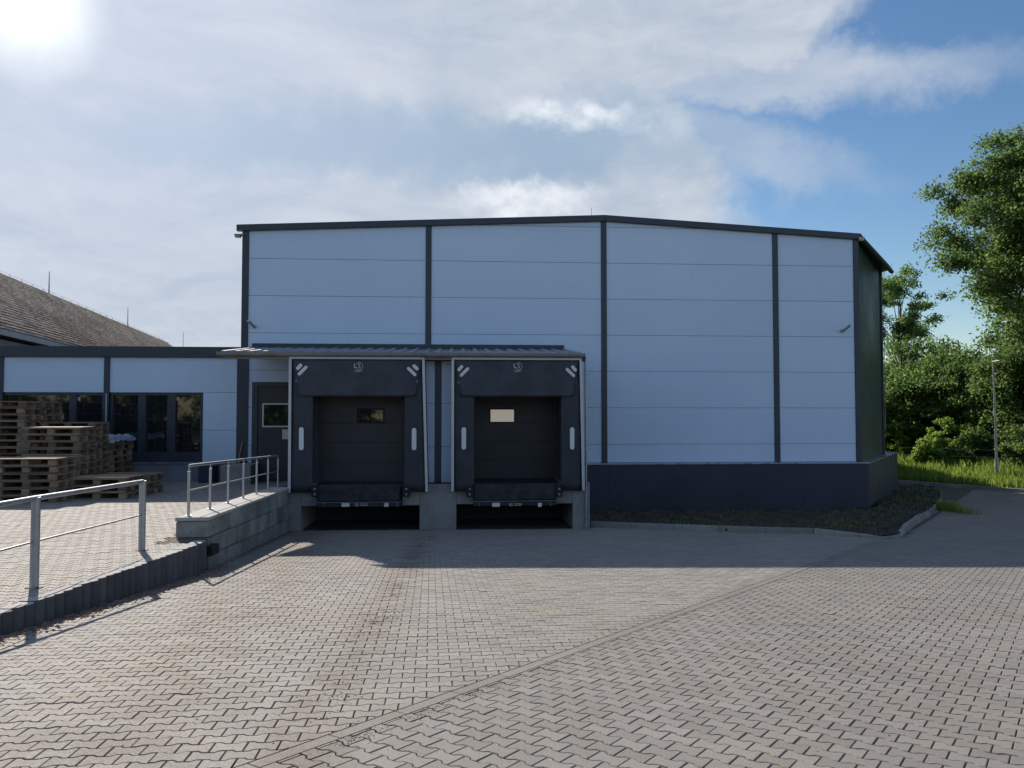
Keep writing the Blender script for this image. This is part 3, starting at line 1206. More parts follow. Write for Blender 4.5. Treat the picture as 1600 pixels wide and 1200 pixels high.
fr = thing('terrace_railing', (-4.76, 7.7, -1.75), 'heavy galvanised tube railing beside the palisade edge of the terrace', 'railing')
fpts = []
for (x, y) in ((-4.70, 4.65), (-4.755, 7.71), (-4.787, 10.0)):
    zb = float(T(x, y))
    b = B()
    b.tube([(x, y, zb), (x, y, zb + 0.90)], 0.042, 16)
    po = b.obj('post', 'steel', fr)
    b = B()
    b.box(x - 0.075, x + 0.075, y - 0.03, y + 0.03, zb, zb + 0.008)
    b.obj('base_plate', 'rubber', po)
    fpts.append((x, y, zb))
b = B()
b.tube([(x, y, zb + 0.89) for x, y, zb in fpts], 0.026, 14)
b.obj('top_rail', 'steel', fr)
b = B()
b.tube([(x + 0.0, y, zb + 0.46) for x, y, zb in fpts], 0.010, 8)
b.obj('middle_rail', 'steel', fr)

# ------------------------------------------------------------------ the hall
hall = thing('warehouse_hall', tuple(W(1, 0, -2.7)), 'big white panelled hall with dark edge trims and a low gable', 'warehouse')
sL, _ = fp(388, 500)
sA, zA_top = fp(944, 337)
sR, _ = fp(1334, 500)
pil = [fp(379, 450)[0], fp(669.5, 450)[0], fp(943.5, 450)[0], fp(1211.5, 450)[0], fp(1336, 450)[0]]
s_eL, z_eL = fp(371, 352)
s_eR, z_eR = fp(1343, 366)
sLw = fp(378.5, 450)[0]          # left wall edge
sRw = fp(1341, 520)[0]           # right wall corner
PW = 0.15                         # pilaster width


def rooftop(s):
    return float(np.interp(s, [s_eL, sA, s_eR, s_eR + 6], [z_eL, zA_top, z_eR, z_eR - 6 * 0.055]))


FT = 0.17
PL_TOP = -1.385
joints = [5.12 - k_ for k_ in range(0, 7)]      # 5.12 ... -0.88
# backing volume (front wall core)
b = B()
fprism(b, [(sLw, -1.75), (sRw, -1.75), (sRw, rooftop(sRw) - 0.05), (sA, rooftop(sA) - 0.05), (sLw, rooftop(sLw) - 0.05)], -0.25, -0.022)
b.obj('wall_core', 'backing', hall)
# panels
edges = [sLw + 0.17, pil[1], pil[2], pil[3], sRw - 0.12]
for bi in range(4):
    a = edges[bi] + (PW / 2 + 0.004 if bi else 0.0)
    c = edges[bi + 1] - (PW / 2 + 0.004 if bi < 3 else 0.0)
    zs = [PL_TOP + 0.004] + joints[::-1] + [9]
    for z0, z1 in zip(zs, zs[1:]):
        lim0, lim1 = rooftop(a) - FT + 0.03, rooftop(c) - FT + 0.03
        if z0 > max(lim0, lim1) - 0.02:
            continue
        low = z0 + 0.005
        hi0, hi1 = min(z1 - 0.005, lim0), min(z1 - 0.005, lim1)
        poly = [(a, low), (c, low)]
        if low < lim1 and low < lim0:
            if (z1 - 0.005 - lim0) * (z1 - 0.005 - lim1) < 0:
                f_ = (z1 - 0.005 - lim0) / (lim1 - lim0)
                sm_ = a + (c - a) * f_
                poly += [(c, hi1), (sm_, z1 - 0.005), (a, hi0)]
            else:
                poly += [(c, hi1), (a, hi0)]
        else:
            f_ = (low - lim0) / (lim1 - lim0)
            sm_ = a + (c - a) * f_
            poly = [(sm_, low), (c, low), (c, hi1)] if lim1 > lim0 else [(a, low), (sm_, low), (a, hi0)]
        b = B()
        fprism(b, poly, -0.021, 0.0)
        b.obj('wall_panel', 'panel', hall)
# pilaster trims
for k_, s in enumerate(pil):
    if k_ == 0:
        s0, s1 = sLw - 0.0, sLw + 0.167
    elif k_ == 4:
        s0, s1 = sRw - 0.117, sRw + 0.03
    else:
        s0, s1 = s - PW / 2, s + PW / 2
    b = B()
    zt = rooftop((s0 + s1) / 2) - FT + 0.05
    fbox(b, s0, s1, -0.10, 0.035, PL_TOP + 0.004 if k_ else -1.83, zt)
    b.obj('corner_trim' if k_ in (0, 4) else 'joint_trim', 'trim', hall, bevel=0.006)
# fascia along the gable, two lengths
for a, c in ((s_eL, sA), (sA, s_eR)):
    b = B()
    fprism(b, [(a, rooftop(a) - FT), (c, rooftop(c) - FT), (c, rooftop(c)), (a, rooftop(a))], -0.05, 0.10)
    b.obj('gable_fascia', 'trim', hall, bevel=0.008)
# side wall, turned 33 degrees
CS = W(sRw, 0.0, 0)
sd = Vector((math.sin(R(33)), math.cos(R(33)), 0))
so_ = Vector((sd.y, -sd.x, 0))   # outwards (right, towards the camera)
SLn = 4.55
CE = CS + sd * SLn
ns = 11
zt0, zt1 = rooftop(sRw) - 0.14, rooftop(sRw) - 0.30
for q in range(ns):
    a = CS + sd * (0.05 + (SLn - 0.05) * q / ns + 0.004)
    c = CS + sd * (0.05 + (SLn - 0.05) * (q + 1) / ns - 0.004)
    b = B()
    vs = []
    for p in (a, c):
        for o_ in (0.0, -0.1):
            pp = p + so_ * o_
            vs += [(pp.x, pp.y, -1.75), (pp.x, pp.y, zt0 + (zt1 - zt0) * (q + 0.5) / ns)]
    b.add(vs, [(0, 1, 5, 4), (2, 6, 7, 3), (0, 2, 3, 1), (4, 5, 7, 6), (1, 3, 7, 5), (0, 4, 6, 2)])
    b.obj('side_cladding', 'side', hall)
b = B()
b.tube([CE + so_ * 0.02 + Vector((0, 0, -1.5)), CE + so_ * 0.02 + Vector((0, 0, zt1))], 0.05, 4)
b.obj('corner_trim', 'trim', hall)
# hidden long wall going back and the roof, so that the shadow is right
back = -FN
BK = 26.0
b = B()
e1 = CE + back * BK
e0 = W(sLw + 0.02, -0.05, 0)
e3 = e0 + back * BK
for p, q in ((CE, e1), (e1, e3), (e3, e0)):
    d = (q - p).normalized()
    nn = Vector((-d.y, d.x, 0)) * 0.05
    zp, zq = 4.6, 4.6
    if p is e3 or q is e3:
        zp = zq = 4.75
    b.add([p - nn + Vector((0, 0, -2.8)), q - nn + Vector((0, 0, -2.8)), q - nn + Vector((0, 0, zq)), p - nn + Vector((0, 0, zp)),
           p + nn + Vector((0, 0, -2.8)), q + nn + Vector((0, 0, -2.8)), q + nn + Vector((0, 0, zq)), p + nn + Vector((0, 0, zp))],
          [(0, 1, 2, 3), (4, 5, 6, 7), (0, 1, 5, 4), (1, 2, 6, 5), (2, 3, 7, 6), (3, 0, 4, 7)])
b.obj('rear_walls', 'trim', hall)
b = B()
oh = 0.12
fL0 = W(s_eL, oh - 0.06, z_eL + 0.004)
fA0 = W(sA, oh - 0.06, zA_top + 0.004)
fR0 = W(s_eR, oh - 0.06, z_eR + 0.004)
fE = CE + so_ * 0.33 + Vector((0, 0, z_eR - 0.24))
bE = fE + back * BK
bA = W(sA, -BK, zA_top)
bL = W(s_eL, -BK, z_eL)
mid_ = W((fE - FO).dot(FU), (fE - FO).dot(FN), 0)
dn = Vector((0, 0, -0.09))
for quad in ([fL0, fA0, bA, bL], [fA0, fR0, fE, bE, bA]):
    b.prism(quad, (0, 0, 0), dn)
b.obj('roof', 'trim', hall)
# eave fascia + gutter on the turned side
b = B()
g0 = CS + so_ * 0.06 + Vector((0, 0, z_eR - 0.13)) + sd * 0.02
g1 = CE + so_ * 0.34 + Vector((0, 0, z_eR - 0.36)) + sd * 0.05
fR = Vector((fR0.x, fR0.y, z_eR))
b.add([fR, fE + Vector((0, 0, 0.01)), fE + Vector((0, 0, -0.2)), fR + Vector((0, 0, -0.17)), fR - so_ * 0.04, fE - so_ * 0.04, fE - so_ * 0.04 + Vector((0, 0, -0.2)), fR - so_ * 0.04 + Vector((0, 0, -0.17))],
      [(0, 1, 2, 3), (4, 7, 6, 5), (0, 4, 5, 1), (1, 5, 6, 2), (2, 6, 7, 3), (3, 7, 4, 0)])
b.obj('eave_fascia', 'side', hall)
b = B()
b.tube([fR + so_ * 0.03 + Vector((0, 0, -0.15)), fE + so_ * 0.03 + Vector((0, 0, -0.17))], 0.065, 12)
b.obj('gutter', 'side', hall)
# lightning wire at the far eave
b = B()
q0 = fE + Vector((0.02, 0, 0.12))
b.tube([q0, q0 + Vector((0.03, 0, -0.35)), q0 + Vector((-0.08, 0, -0.55)), q0 + Vector((-0.27, 0, -0.9)), q0 + Vector((-0.29, 0, -5.5))], 0.008, 6)
b.obj('lightning_wire', 'steel', hall)
# plinth
PD = 0.30
pc = W(fp(1357, 730, PD)[0], PD, 0)
pe = pc + sd * 6.45
pl0 = W(1.80, PD, 0)
segs = [(pl0, W(fp(951, 750, PD)[0], PD, 0))]
prev = segs[0][1]
for px_ in (1050, 1150, 1257, 1357):
    nx_ = W(fp(px_, 750, PD)[0], PD, 0) if px_ != 1357 else pc
    segs.append((prev, nx_))
    prev = nx_
segs += [(pc, pc + sd * 3.2), (pc + sd * 3.2, pe)]
for a, c in segs:
    d = (c - a).normalized()
    nn = Vector((d.y, -d.x, 0))
    a_, c_ = a + d * 0.002, c - d * 0.002
    b = B()
    b.prism([a_ + Vector((0, 0, -2.9)), c_ + Vector((0, 0, -2.9)), c_ + Vector((0, 0, PL_TOP - 0.035)), a_ + Vector((0, 0, PL_TOP - 0.035))], (0, 0, 0), tuple(-nn * 0.12))
    b.obj('plinth_board', 'plinth', hall)
b = B()
ledge = [W(1.78, PD + 0.02, 0), pc + FN * 0.02 + so_ * 0.02, pe + so_ * 0.02, pe - so_ * 0.6, CS + sd * 3 - so_ * 0.1, CS - so_ * 0.1, W(1.78, -0.02, 0)]
b.prism([p + Vector((0, 0, PL_TOP - 0.03)) for p in ledge], (0, 0, 0), (0, 0, 0.03))
b.obj('plinth_ledge', 'flash', hall)
# lightning rod on the ridge
b = B()
p = W(fp(928, 336)[0], -0.4, zA_top - 0.1)
b.tube([p, p + Vector((0, 0, 0.42))], 0.007, 6)
tag(b.obj('lightning_rod', 'steel'), 'thin lightning rod standing on the ridge of the big hall', 'lightning rod')


# wall lamps / cameras on the facade
def bracket(px_, py_, lean, label):
    s, z = fp(px_, py_)
    t = thing('wall_camera', tuple(W(s, 0, z)), label, 'camera', 'small cameras on the big facade')
    b = B()
    b.tube([W(s, 0.0, z - 0.06), W(s, 0.05, z - 0.06)], 0.045, 12)
    b.obj('mount', 'steel', t)
    b = B()
    b.tube([W(s, 0.05, z - 0.06), W(s + lean * 0.02, 0.13, z - 0.03)], 0.016, 8)
    b.obj('arm', 'steel', t)
    b = B()
    b.tube([W(s - lean * 0.02, 0.10, z - 0.07), W(s + lean * 0.09, 0.30, z + 0.07)], 0.038, 12)
    b.obj('housing', 'steel', t)


bracket(398, 507, -1, 'small grey bullet camera high on the facade beside its left edge')
bracket(1315, 514, 1, 'small grey bullet camera high on the facade beside its right edge')


def flood(P, right, label):
    t = thing('floodlight', tuple(P), label, 'lamp', 'floodlights under the eaves')
    b = B()
    b.box(P.x - 0.09, P.x + 0.09, P.y - 0.10, P.y + 0.06, P.z - 0.05, P.z - 0.01)
    for v_ in range(0, 8):
        x, y, z = b.v[v_]
        if z < P.z - 0.03:
            b.v[v_] = (P.x + (x - P.x) * 0.6 + right * 0.02, P.y + (y - P.y) * 0.6, z - 0.05)
    b.obj('lamp_body', 'alu' if right > 0 else 'steel', t)
    b = B()
    b.tube([(P.x - right * 0.02, P.y + 0.05, P.z - 0.02), (P.x - right * 0.06, P.y + 0.12, P.z + 0.05)], 0.012, 6)
    b.obj('arm', 'steel', t)


flood(at(1344, 371, 21.55), 1, 'pale floodlight under the right front corner of the roof')
flood(at(373, 366, 20.35), -1, 'small floodlight under the left front corner of the roof')

# ------------------------------------------------------------------ dock annex
AD = 2.50                        # its front wall
SD = 3.05                        # front of the dock seals
CDp = DOCK_D
annex = thing('loading_dock_annex', tuple(W(-1.6, AD, -2.75)), 'low annex before the hall with two truck docks on a concrete base', 'loading dock')
aL = fp(453, 700, AD)[0]
aR = fp(916, 700, AD)[0]
docks = []
for (l_, r_, tl, tr) in ((449.5, 668.8, 451.2, 663.5), (705.0, 914.0, 705.5, 909.5)):
    docks.append(dict(bl=fp(l_, 769, SD)[0], br=fp(r_, 769, SD)[0], tl=fp(tl, 557, SD + .0)[0], tr=fp(tr, 557, SD)[0]))
ZT = fp(560, 557, SD)[1]
ZB = fp(560, 769, SD)[1]
ZF = -1.665                       # dock floor
# door openings in s
ops = [(fp(499, 700, AD - 0.25)[0], fp(628.5, 700, AD - 0.25)[0]), (fp(739, 700, AD - .25)[0], fp(868, 700, AD - 1.0)[0])]
OT = fp(560, 600, AD)[1]
# wall core pieces around the openings
b = B()
cuts = [aL, ops[0][0], ops[0][1], ops[1][0], ops[1][1], aR]
for q in (0, 2, 4):
    fbox(b, cuts[q], cuts[q + 1], 0.05, AD - 0.03, ZF - 0.02, 1.36)
for a, c in ops:
    fbox(b, a, c, AD - 1.2, AD - 0.03, OT, 1.36)
b.obj('wall_core', 'backing', annex)
# visible panels between the docks
mL, mR = fp(664, 650, AD)[0], fp(707, 650, AD)[0]
tpl, tpr = fp(679.5, 650, AD)[0], fp(689.5, 650, AD)[0]
zj = [ZF - 0.03, fp(690, 698, AD)[1], fp(690, 630, AD)[1], 1.22]
for a, c in ((mL - 0.4, tpl), (tpr, mR + 0.3)):
    for z0, z1 in zip(zj, zj[1:]):
        b = B()
        fbox(b, a + 0.004, c - 0.004, AD - 0.029, AD, z0 + 0.005, z1 - 0.005)
        b.obj('wall_panel', 'panel', annex)
for a, c in ((aL, docks[0]['bl'] + 0.3), (docks[1]['br'] - 0.3, aR)):
    b = B()
    fbox(b, a, c, AD - 0.029, AD, ZF - 0.03, 1.22)
    b.obj('wall_panel', 'panel', annex)
b = B()
fbox(b, tpl, tpr, AD - 0.02, AD + 0.03, ZF - 0.03, 1.3)
b.obj('joint_trim', 'trim', annex, bevel=0.004)
# concrete base: pillars, lintels and pit
voids = []
for (vl, vr, vt, gl, gr) in ((470, 655.5, 790, 497, 628.5), (713, 895, 789, 740, 868)):
    voids.append((fp(vl, 800, CDp)[0], fp(vr, 800, CDp)[0], fp(600, vt, CDp)[1], fp(gl, 775, CDp)[0], fp(gr, 775, CDp)[0]))
bL_, bR_ = fp(452, 790, CDp)[0], fp(921.5, 790, CDp)[0]
zg = -2.95
spans = [bL_, voids[0][0], voids[0][1], voids[1][0], voids[1][1], bR_]
for q in (0, 2, 4):
    b = B()
    fbox(b, spans[q], spans[q + 1], 0.35, CDp, zg, ZF)
    b.obj('concrete_pier', 'concrete', annex, bevel=0.008)
for v0, v1, vt, g0_, g1_ in voids:
    for x0_, x1_ in ((v0 + 0.002, g0_), (g1_, v1 - 0.002)):
        b = B()
        fbox(b, x0_, x1_, 1.4, CDp - 0.004, vt, ZF - 0.002)
        b.obj('concrete_lintel', 'concrete', annex, bevel=0.008)
b = B()
for v0, v1, vt, g0_, g1_ in voids:
    fbox(b, v0, v1, 0.9, 1.0, zg, vt)
    fbox(b, v0, v1, 1.0, CDp + 0.02, -2.95, -2.735)
b.obj('pit_lining', 'backing', annex)
# raised concrete upstands seen beside the seals
b = B()
zz = fp(690, 757, CDp)[1]
fbox(b, fp(657, 770, CDp)[0], fp(712.8, 770, CDp)[0], AD + 0.004, CDp - 0.003, ZF, zz)
fbox(b, fp(913.5, 760, CDp)[0], bR_ - 0.002, AD + 0.004, CDp - 0.003, ZF, zz + 0.02)
b.obj('concrete_upstand', 'concrete', annex)
# downpipe at the right end
s_ = fp(915.5, 700, CDp + 0.05)[0]
b = B()
b.tube([W(s_, CDp + 0.05, 1.22), W(s_, CDp + 0.05, -2.7)], 0.028, 10)
b.obj('downpipe', 'flash', annex)

# sectional doors in the openings
for k_, (a, c) in enumerate(ops):
    dd = AD - (0.32 if k_ == 0 else 0.9)
    dr = B()
    fbox(dr, a, c, dd - 0.08, dd - 0.045, ZF, OT)
    door = dr.obj('sectional_door', 'doorleaf', annex)
    nsec = 5
    wl, wz1 = fp(559.5 if k_ == 0 else 766.5, 640, dd)
    wr, wz0 = fp(598.5 if k_ == 0 else 803.0, 659, dd)
    for q in range(nsec):
        z0 = ZF + (OT - ZF) * q / nsec + 0.004
        z1 = ZF + (OT - ZF) * (q + 1) / nsec - 0.004
        b = B()
        fbox(b, a, c, dd - 0.044, dd, z0, z1)
        b.obj('door_section', 'doorleaf', door)
    b = B()
    fr_ = 0.03
    for (x0, x1, y0, y1) in ((wl - fr_, wr + fr_, wz0 - fr_, wz0), (wl - fr_, wr + fr_, wz1, wz1 + fr_), (wl - fr_, wl, wz0, wz1), (wr, wr + fr_, wz0, wz1)):
        fbox(b, x0, x1, dd + 0.001, dd + 0.016, y0, y1)
    b.obj('window_frame', 'rubber', door)
    b = B()
    fbox(b, wl, wr, dd + 0.001, dd + 0.008, wz0, wz1)
    b.obj('window_pane', 'glassdark' if k_ == 0 else 'frosted', door, label='dark clear pane' if k_ == 0 else 'pale pane lit from inside')
    # side guide rails
    b = B()
    for s0 in (a, c - 0.05):
        fbox(b, s0, s0 + 0.05, dd + 0.02, dd + 0.09, ZF, OT)
    b.obj('guide_rail', 'doorleaf', door)


# dock seals
def pill(b, cx, cz, L_, wd, ang_, d0, d1):
    pts = []
    c, s = math.cos(ang_), math.sin(ang_)
    for side in (1, -1):
        for q in range(7):
            a = R(-90 + 180 * q / 6) * 1
            x = side * (L_ / 2 - wd / 2) + side * wd / 2 * math.cos(a)
            z = side * wd / 2 * math.sin(a)
            pts.append((cx + x * c - z * s, cz + x * s + z * c))
    fprism(b, pts, d0, d1)


font_mesh_cache = {}


def text_mesh(txt, size, bold=0.0):
    cu = bpy.data.curves.new('t', 'FONT')
    cu.body = txt
    cu.size = size
    cu.extrude = 0.001
    cu.offset = bold
    cu.align_x = 'CENTER'
    cu.align_y = 'CENTER'
    o = bpy.data.objects.new('t', cu)
    COL.objects.link(o)
    bpy.context.view_layer.update()
    me = bpy.data.meshes.new_from_object(o)
    bpy.data.objects.remove(o)
    bpy.data.curves.remove(cu)
    return me


def place_text(b, txt, size, s, z, d, bold=0.0, sx=1.0):
    me = text_mesh(txt, size, bold)
    vs = [W(s + v.co.x * sx, d + v.co.z, z + v.co.y) for v in me.vertices]
    b.add(vs, [tuple(p.vertices) for p in me.polygons])
    bpy.data.meshes.remove(me)


def emblem(b, s, z, h_, d):
    """white L next to an S set in a thin rounded hexagon"""
    place_text(b, 'L', h_ * 0.85, s - h_ * 0.36, z, d, 0.006)
    place_text(b, 'S', h_ * 0.95, s + h_ * 0.2, z, d, 0.002, 0.9)
    pts_o, pts_i = [], []
    for q in range(6):
        a = R(30 + 60 * q)
        pts_o.append((s + h_ * 0.2 + math.cos(a) * h_ * 0.56, z + math.sin(a) * h_ * 0.62))
        pts_i.append((s + h_ * 0.2 + math.cos(a) * h_ * 0.48, z + math.sin(a) * h_ * 0.54))
    for q in range(6):
        if q == 2:
            continue
        r_2 = (q + 1) % 6
        b.prism([W(*((pts_o[q][0]), 0, pts_o[q][1])), W(pts_o[r_2][0], 0, pts_o[r_2][1]), W(pts_i[r_2][0], 0, pts_i[r_2][1]), W(pts_i[q][0], 0, pts_i[q][1])], FN * (d - 0.001), FN * (d + 0.001))


def seal(k_, D_, lab):
    bl, br, tl, tr = D_['bl'], D_['br'], D_['tl'], D_['tr']
    t = thing('dock_seal', tuple(W((bl + br) / 2, SD, ZB)), lab, 'dock seal', 'black truck dock seals')
    fw = 0.062

    def sl(z):
        f_ = (z - ZB) / (ZT - ZB)
        return bl + (tl - bl) * f_

    def sr(z):
        f_ = (z - ZB) / (ZT - ZB)
        return br + (tr - br) * f_
    # white front frame: two uprights, one header
    for side in (0, 1):
        b = B()
        if side == 0:
            poly = [(sl(ZB), ZB), (sl(ZB) + fw, ZB), (sl(ZT) + fw, ZT), (sl(ZT) + 0.02, ZT), (sl(ZT), ZT - 0.04)]
        else:
            poly = [(sr(ZB) - fw, ZB), (sr(ZB), ZB), (sr(ZT), ZT - 0.04), (sr(ZT) - 0.02, ZT), (sr(ZT) - fw, ZT)]
        fprism(b, poly, SD - 0.04, SD)
        b.obj('frame_upright', 'alu', t, bevel=0.004)
    b = B()
    fprism(b, [(sl(ZT) + 0.01, ZT - fw), (sr(ZT) - 0.01, ZT - fw), (sr(ZT) - 0.022, ZT), (sl(ZT) + 0.022, ZT)], SD - 0.038, SD + 0.003)
    b.obj('frame_header', 'alu', t, bevel=0.004)
    # curtains, slightly puckered sheets with thickness
    il = fp(488.5 if k_ == 0 else 741, 700, SD - 0.06)[0]
    ir = fp(632.0 if k_ == 0 else 877, 700, SD - 0.06)[0]
    hz = fp(560, 619, SD - 0.03)[1]

    def curtain(corner, nx_, ny_, amp, name, m_, d_):
        (a0, a1, c0, c1, z0, z1) = corner       # bottom-left,bottom-right,top-left,top-right
        vs, fs = [], []
        for jj in range(ny_ + 1):
            f_ = jj / ny_
            for ii in range(nx_ + 1):
                g_ = ii / nx_
                x0 = a0 + (c0 - a0) * f_
                x1 = a1 + (c1 - a1) * f_
                s = x0 + (x1 - x0) * g_
                z = z0 + (z1 - z0) * f_
                bulge = amp * (math.sin(s * 5 + k_) * math.sin(z * 2.3 + s) + 0.5 * math.sin(s * 13 + z * 4)) * (0.4 + 0.6 * (1 - f_))
                vs.append(W(s, d_ + bulge, z))
        st = nx_ + 1
        for jj in range(ny_):
            for ii in range(nx_):
                i0 = jj * st + ii
                fs.append((i0, i0 + 1, i0 + st + 1, i0 + st))
        n0 = len(vs)
        vs += [v - FN * 0.012 for v in vs]
        fs += [tuple(i_ + n0 for i_ in f)[::-1] for f in fs]
        rim = [ii for ii in range(nx_ + 1)] + [jj * st + nx_ for jj in range(1, ny_ + 1)] + [ny_ * st + ii for ii in range(nx_ - 1, -1, -1)] + [jj * st for jj in range(ny_ - 1, 0, -1)]
        for i_, r0 in enumerate(rim):
            r1 = rim[(i_ + 1) % len(rim)]
            fs.append((r0, r1, r1 + n0, r0 + n0))
        b = B()
        b.add(vs, fs, True)
        return b.obj(name, m_, t)
    curtain((sl(ZB) + 0.05, il, sl(ZT) + 0.05, il, ZB + 0.0, ZT - 0.05), 6, 20, 0.012, 'side_curtain', 'textile', SD - 0.055)
    curtain((ir, sr(ZB) - 0.05, ir, sr(ZT) - 0.05, ZB + 0.0, ZT - 0.05), 6, 20, 0.012, 'side_curtain', 'textile', SD - 0.055)
    curtain((sl(hz) + 0.22, sr(hz) - 0.22, sl(ZT) + 0.06, sr(ZT) - 0.06, hz, ZT - 0.05), 30, 10, 0.008, 'head_curtain', 'textile2', SD - 0.022)
    curtain((sl(hz) + 0.25, sr(hz) - 0.25, sl(hz) + 0.23, sr(hz) - 0.23, hz - 0.004, hz + 0.13), 30, 3, 0.006, 'curtain_hem', 'textile2', SD - 0.014)
    # outer skin back to the wall
    b = B()
    for s0, s1 in ((sl(ZB), sl(ZT)), (sr(ZB) - 0.02, sr(ZT) - 0.02)):
        fprism(b, [(s0, ZB), (s0 + 0.02, ZB), (s1 + 0.02, ZT - 0.03), (s1, ZT - 0.03)], AD + 0.002, SD - 0.042)
    fbox(b, sl(ZT) + 0.02, sr(ZT) - 0.02, AD + 0.002, SD - 0.042, ZT - 0.045, ZT - 0.03)
    b.obj('outer_skin', 'textile', t)
    # inner foam walls
    b = B()
    fbox(b, il - 0.25, il - 0.22, AD + 0.002, SD - 0.075, ZF, hz + 0.3)
    fbox(b, ir + 0.22, ir + 0.25, AD + 0.002, SD - 0.075, ZF, hz + 0.3)
    b.obj('inner_skin', 'textile', t)
    # white guide marks
    dm = SD - 0.018
    cy0 = fp(560, 685.7 if False else 686, dm)[1]

    def mk(px0, py0, px1, py1, wpx, d_):
        s0, z0 = fp(px0, py0, d_)
        s1, z1 = fp(px1, py1, d_)
        b = B()
        pill(b, (s0 + s1) / 2, (z0 + z1) / 2, math.hypot(s1 - s0, z1 - z0), wpx / 67.0, math.atan2(z1 - z0, s1 - s0), d_, d_ + 0.006)
        b.obj('guide_mark', 'marker', t)
    if k_ == 0:
        mk(470.8, 703.5, 470.8, 667.5, 7.0, SD - 0.045)
        mk(647.0, 703.5, 647.0, 668.5, 7.0, SD - 0.045)
        mk(463.5, 577.5, 471.5, 568.5, 5.4, SD - 0.012)
        mk(466.0, 586.0, 480.0, 572.0, 4.8, SD - 0.012)
        mk(645.0, 570.0, 653.5, 578.0, 5.4, SD - 0.012)
        mk(636.5, 574.0, 650.0, 587.0, 4.8, SD - 0.012)
        lx = 559.0
    else:
        mk(724.7, 702.5, 724.7, 667.5, 7.0, SD - 0.045)
        mk(894.0, 702.5, 894.0, 667.5, 7.0, SD - 0.045)
        mk(715.5, 579.5, 723.0, 571.0, 5.2, SD - 0.012)
        mk(719.0, 588.0, 732.5, 574.5, 4.8, SD - 0.012)
        mk(893.0, 571.5, 900.5, 580.0, 5.2, SD - 0.012)
        mk(884.5, 575.5, 898.0, 588.5, 4.8, SD - 0.012)
        lx = 808.5
    s, z = fp(lx, 572.0, SD)
    b = B()
    emblem(b, s, z, 0.16, SD - 0.012)
    b.obj('maker_emblem', 'ink', t)
    b = B()
    s, z = fp(lx, 579.8, SD)
    for q, (z_, w_) in enumerate(((z + 0.014, 0.16), (z - 0.014, 0.13))):
        rs = random.Random(5 + q)
        x = s - w_ / 2
        while x < s + w_ / 2:
            ww = rs.uniform(0.012, 0.03)
            fbox(b, x, x + ww, SD - 0.013, SD - 0.011, z_ - 0.007, z_ + 0.007)
            x += ww + 0.006
    b.obj('small_print', 'ink', t)
    # two little hooks
    b = B()
    for px_, py_ in ((462.5, 595), (652, 596)) if k_ == 0 else ((716.5, 597.5), (900, 596)):
        s, z = fp(px_, py_, SD)
        fbox(b, s - 0.015, s + 0.015, SD - 0.05, SD - 0.02, z - 0.03, z + 0.03)
    b.obj('hook', 'soffit', t)


seal(0, docks[0], 'black dock seal with white frame, left of the two, dark window in its door')
seal(1, docks[1], 'black dock seal with white frame, right of the two, pale window in its door')


# dock levellers
def leveler(k_, v, lab):
    xs_ = (497.0, 624.5) if k_ == 0 else (742.0, 868.0)
    a, c = fp(xs_[0], 770, SD)[0], fp(xs_[1], 770, SD)[0]
    t = thing('dock_leveler', tuple(W((a + c) / 2, SD, ZF)), lab, 'dock leveler', 'steel dock levelers under the seals')
    b = B()
    fbox(b, a - 0.10, c + 0.14, 1.4, SD - 0.05, ZF - 0.05, ZF)
    b.obj('deck', 'leveler', t, bevel=0.005)
    zt = fp(560, 757.5, SD)[1]
    zb = fp(560, 783, SD)[1]
    b = B()
    fbox(b, a, c, SD - 0.06, SD - 0.03, zb, zt)
    b.obj('lip', 'leveler', t, bevel=0.005)
    b = B()
    for s0 in (a - 0.02, c - 0.02):
        fbox(b, s0, s0 + 0.035, SD - 0.10, SD - 0.01, zb - 0.02, zt)
    b.obj('lip_bracket', 'rubber', t)
    z1 = fp(560, 784.3, SD)[1]
    z0 = fp(560, 792.0, SD)[1]
    b = B()
    fbox(b, a - 0.03, c + 0.03, SD - 0.13, SD, z0, z1)
    b.obj('crossbar', 'leveler', t, bevel=0.004)
    b = B()
    fbox(b, a - 0.03, c + 0.03, SD - 0.01, SD + 0.02, z1 - 0.012, z1 + 0.001)
    b.obj('bar_edge', 'soffit', t)

    def spot(px0, px1, nm, m_, py0=785.7, py1=791.7):
        s0, za = fp(px0, py0, SD + 0.003)
        s1, zb_ = fp(px1, py1, SD + 0.003)
        b = B()
        fbox(b, s0, s1, SD + 0.001, SD + 0.005, zb_, za)
        b.obj(nm, m_, t)
    o = 0 if k_ == 0 else 1
    spot(*((533.6, 546) if k_ == 0 else (769, 781)), 'rating_label', 'paper')
    spot(*((600.5, 607) if k_ == 0 else (840.5, 846.5)), 'rating_label', 'paper')
    s, z = fp(557.5 if k_ == 0 else 798.5, 788.6, SD)
    b = B()
    emblem(b, s, z, 0.07, SD + 0.003)
    rs = random.Random(3)
    for z_ in (z + 0.018, z - 0.014):
        x = s + 0.08
        while x < s + 0.25:
            ww = rs.uniform(0.012, 0.03)
            fbox(b, x, x + ww, SD + 0.001, SD + 0.003, z_ - 0.009, z_ + 0.009)
            x += ww + 0.006
    b.obj('maker_emblem', 'ink', t)
    b = B()
    for px_, py_ in ((505.6, 786.5), (505.6, 790.3), (620.8, 786.5), (620.8, 790.3)) if k_ == 0 else ((748.5, 786), (748.5, 789.7), (860, 785.5), (860, 789.5)):
        s, z = fp(px_, py_, SD)
        b.tube([W(s, SD, z), W(s, SD + 0.012, z)], 0.013, 8)
    b.obj('bolt', 'steel', t)
    return t


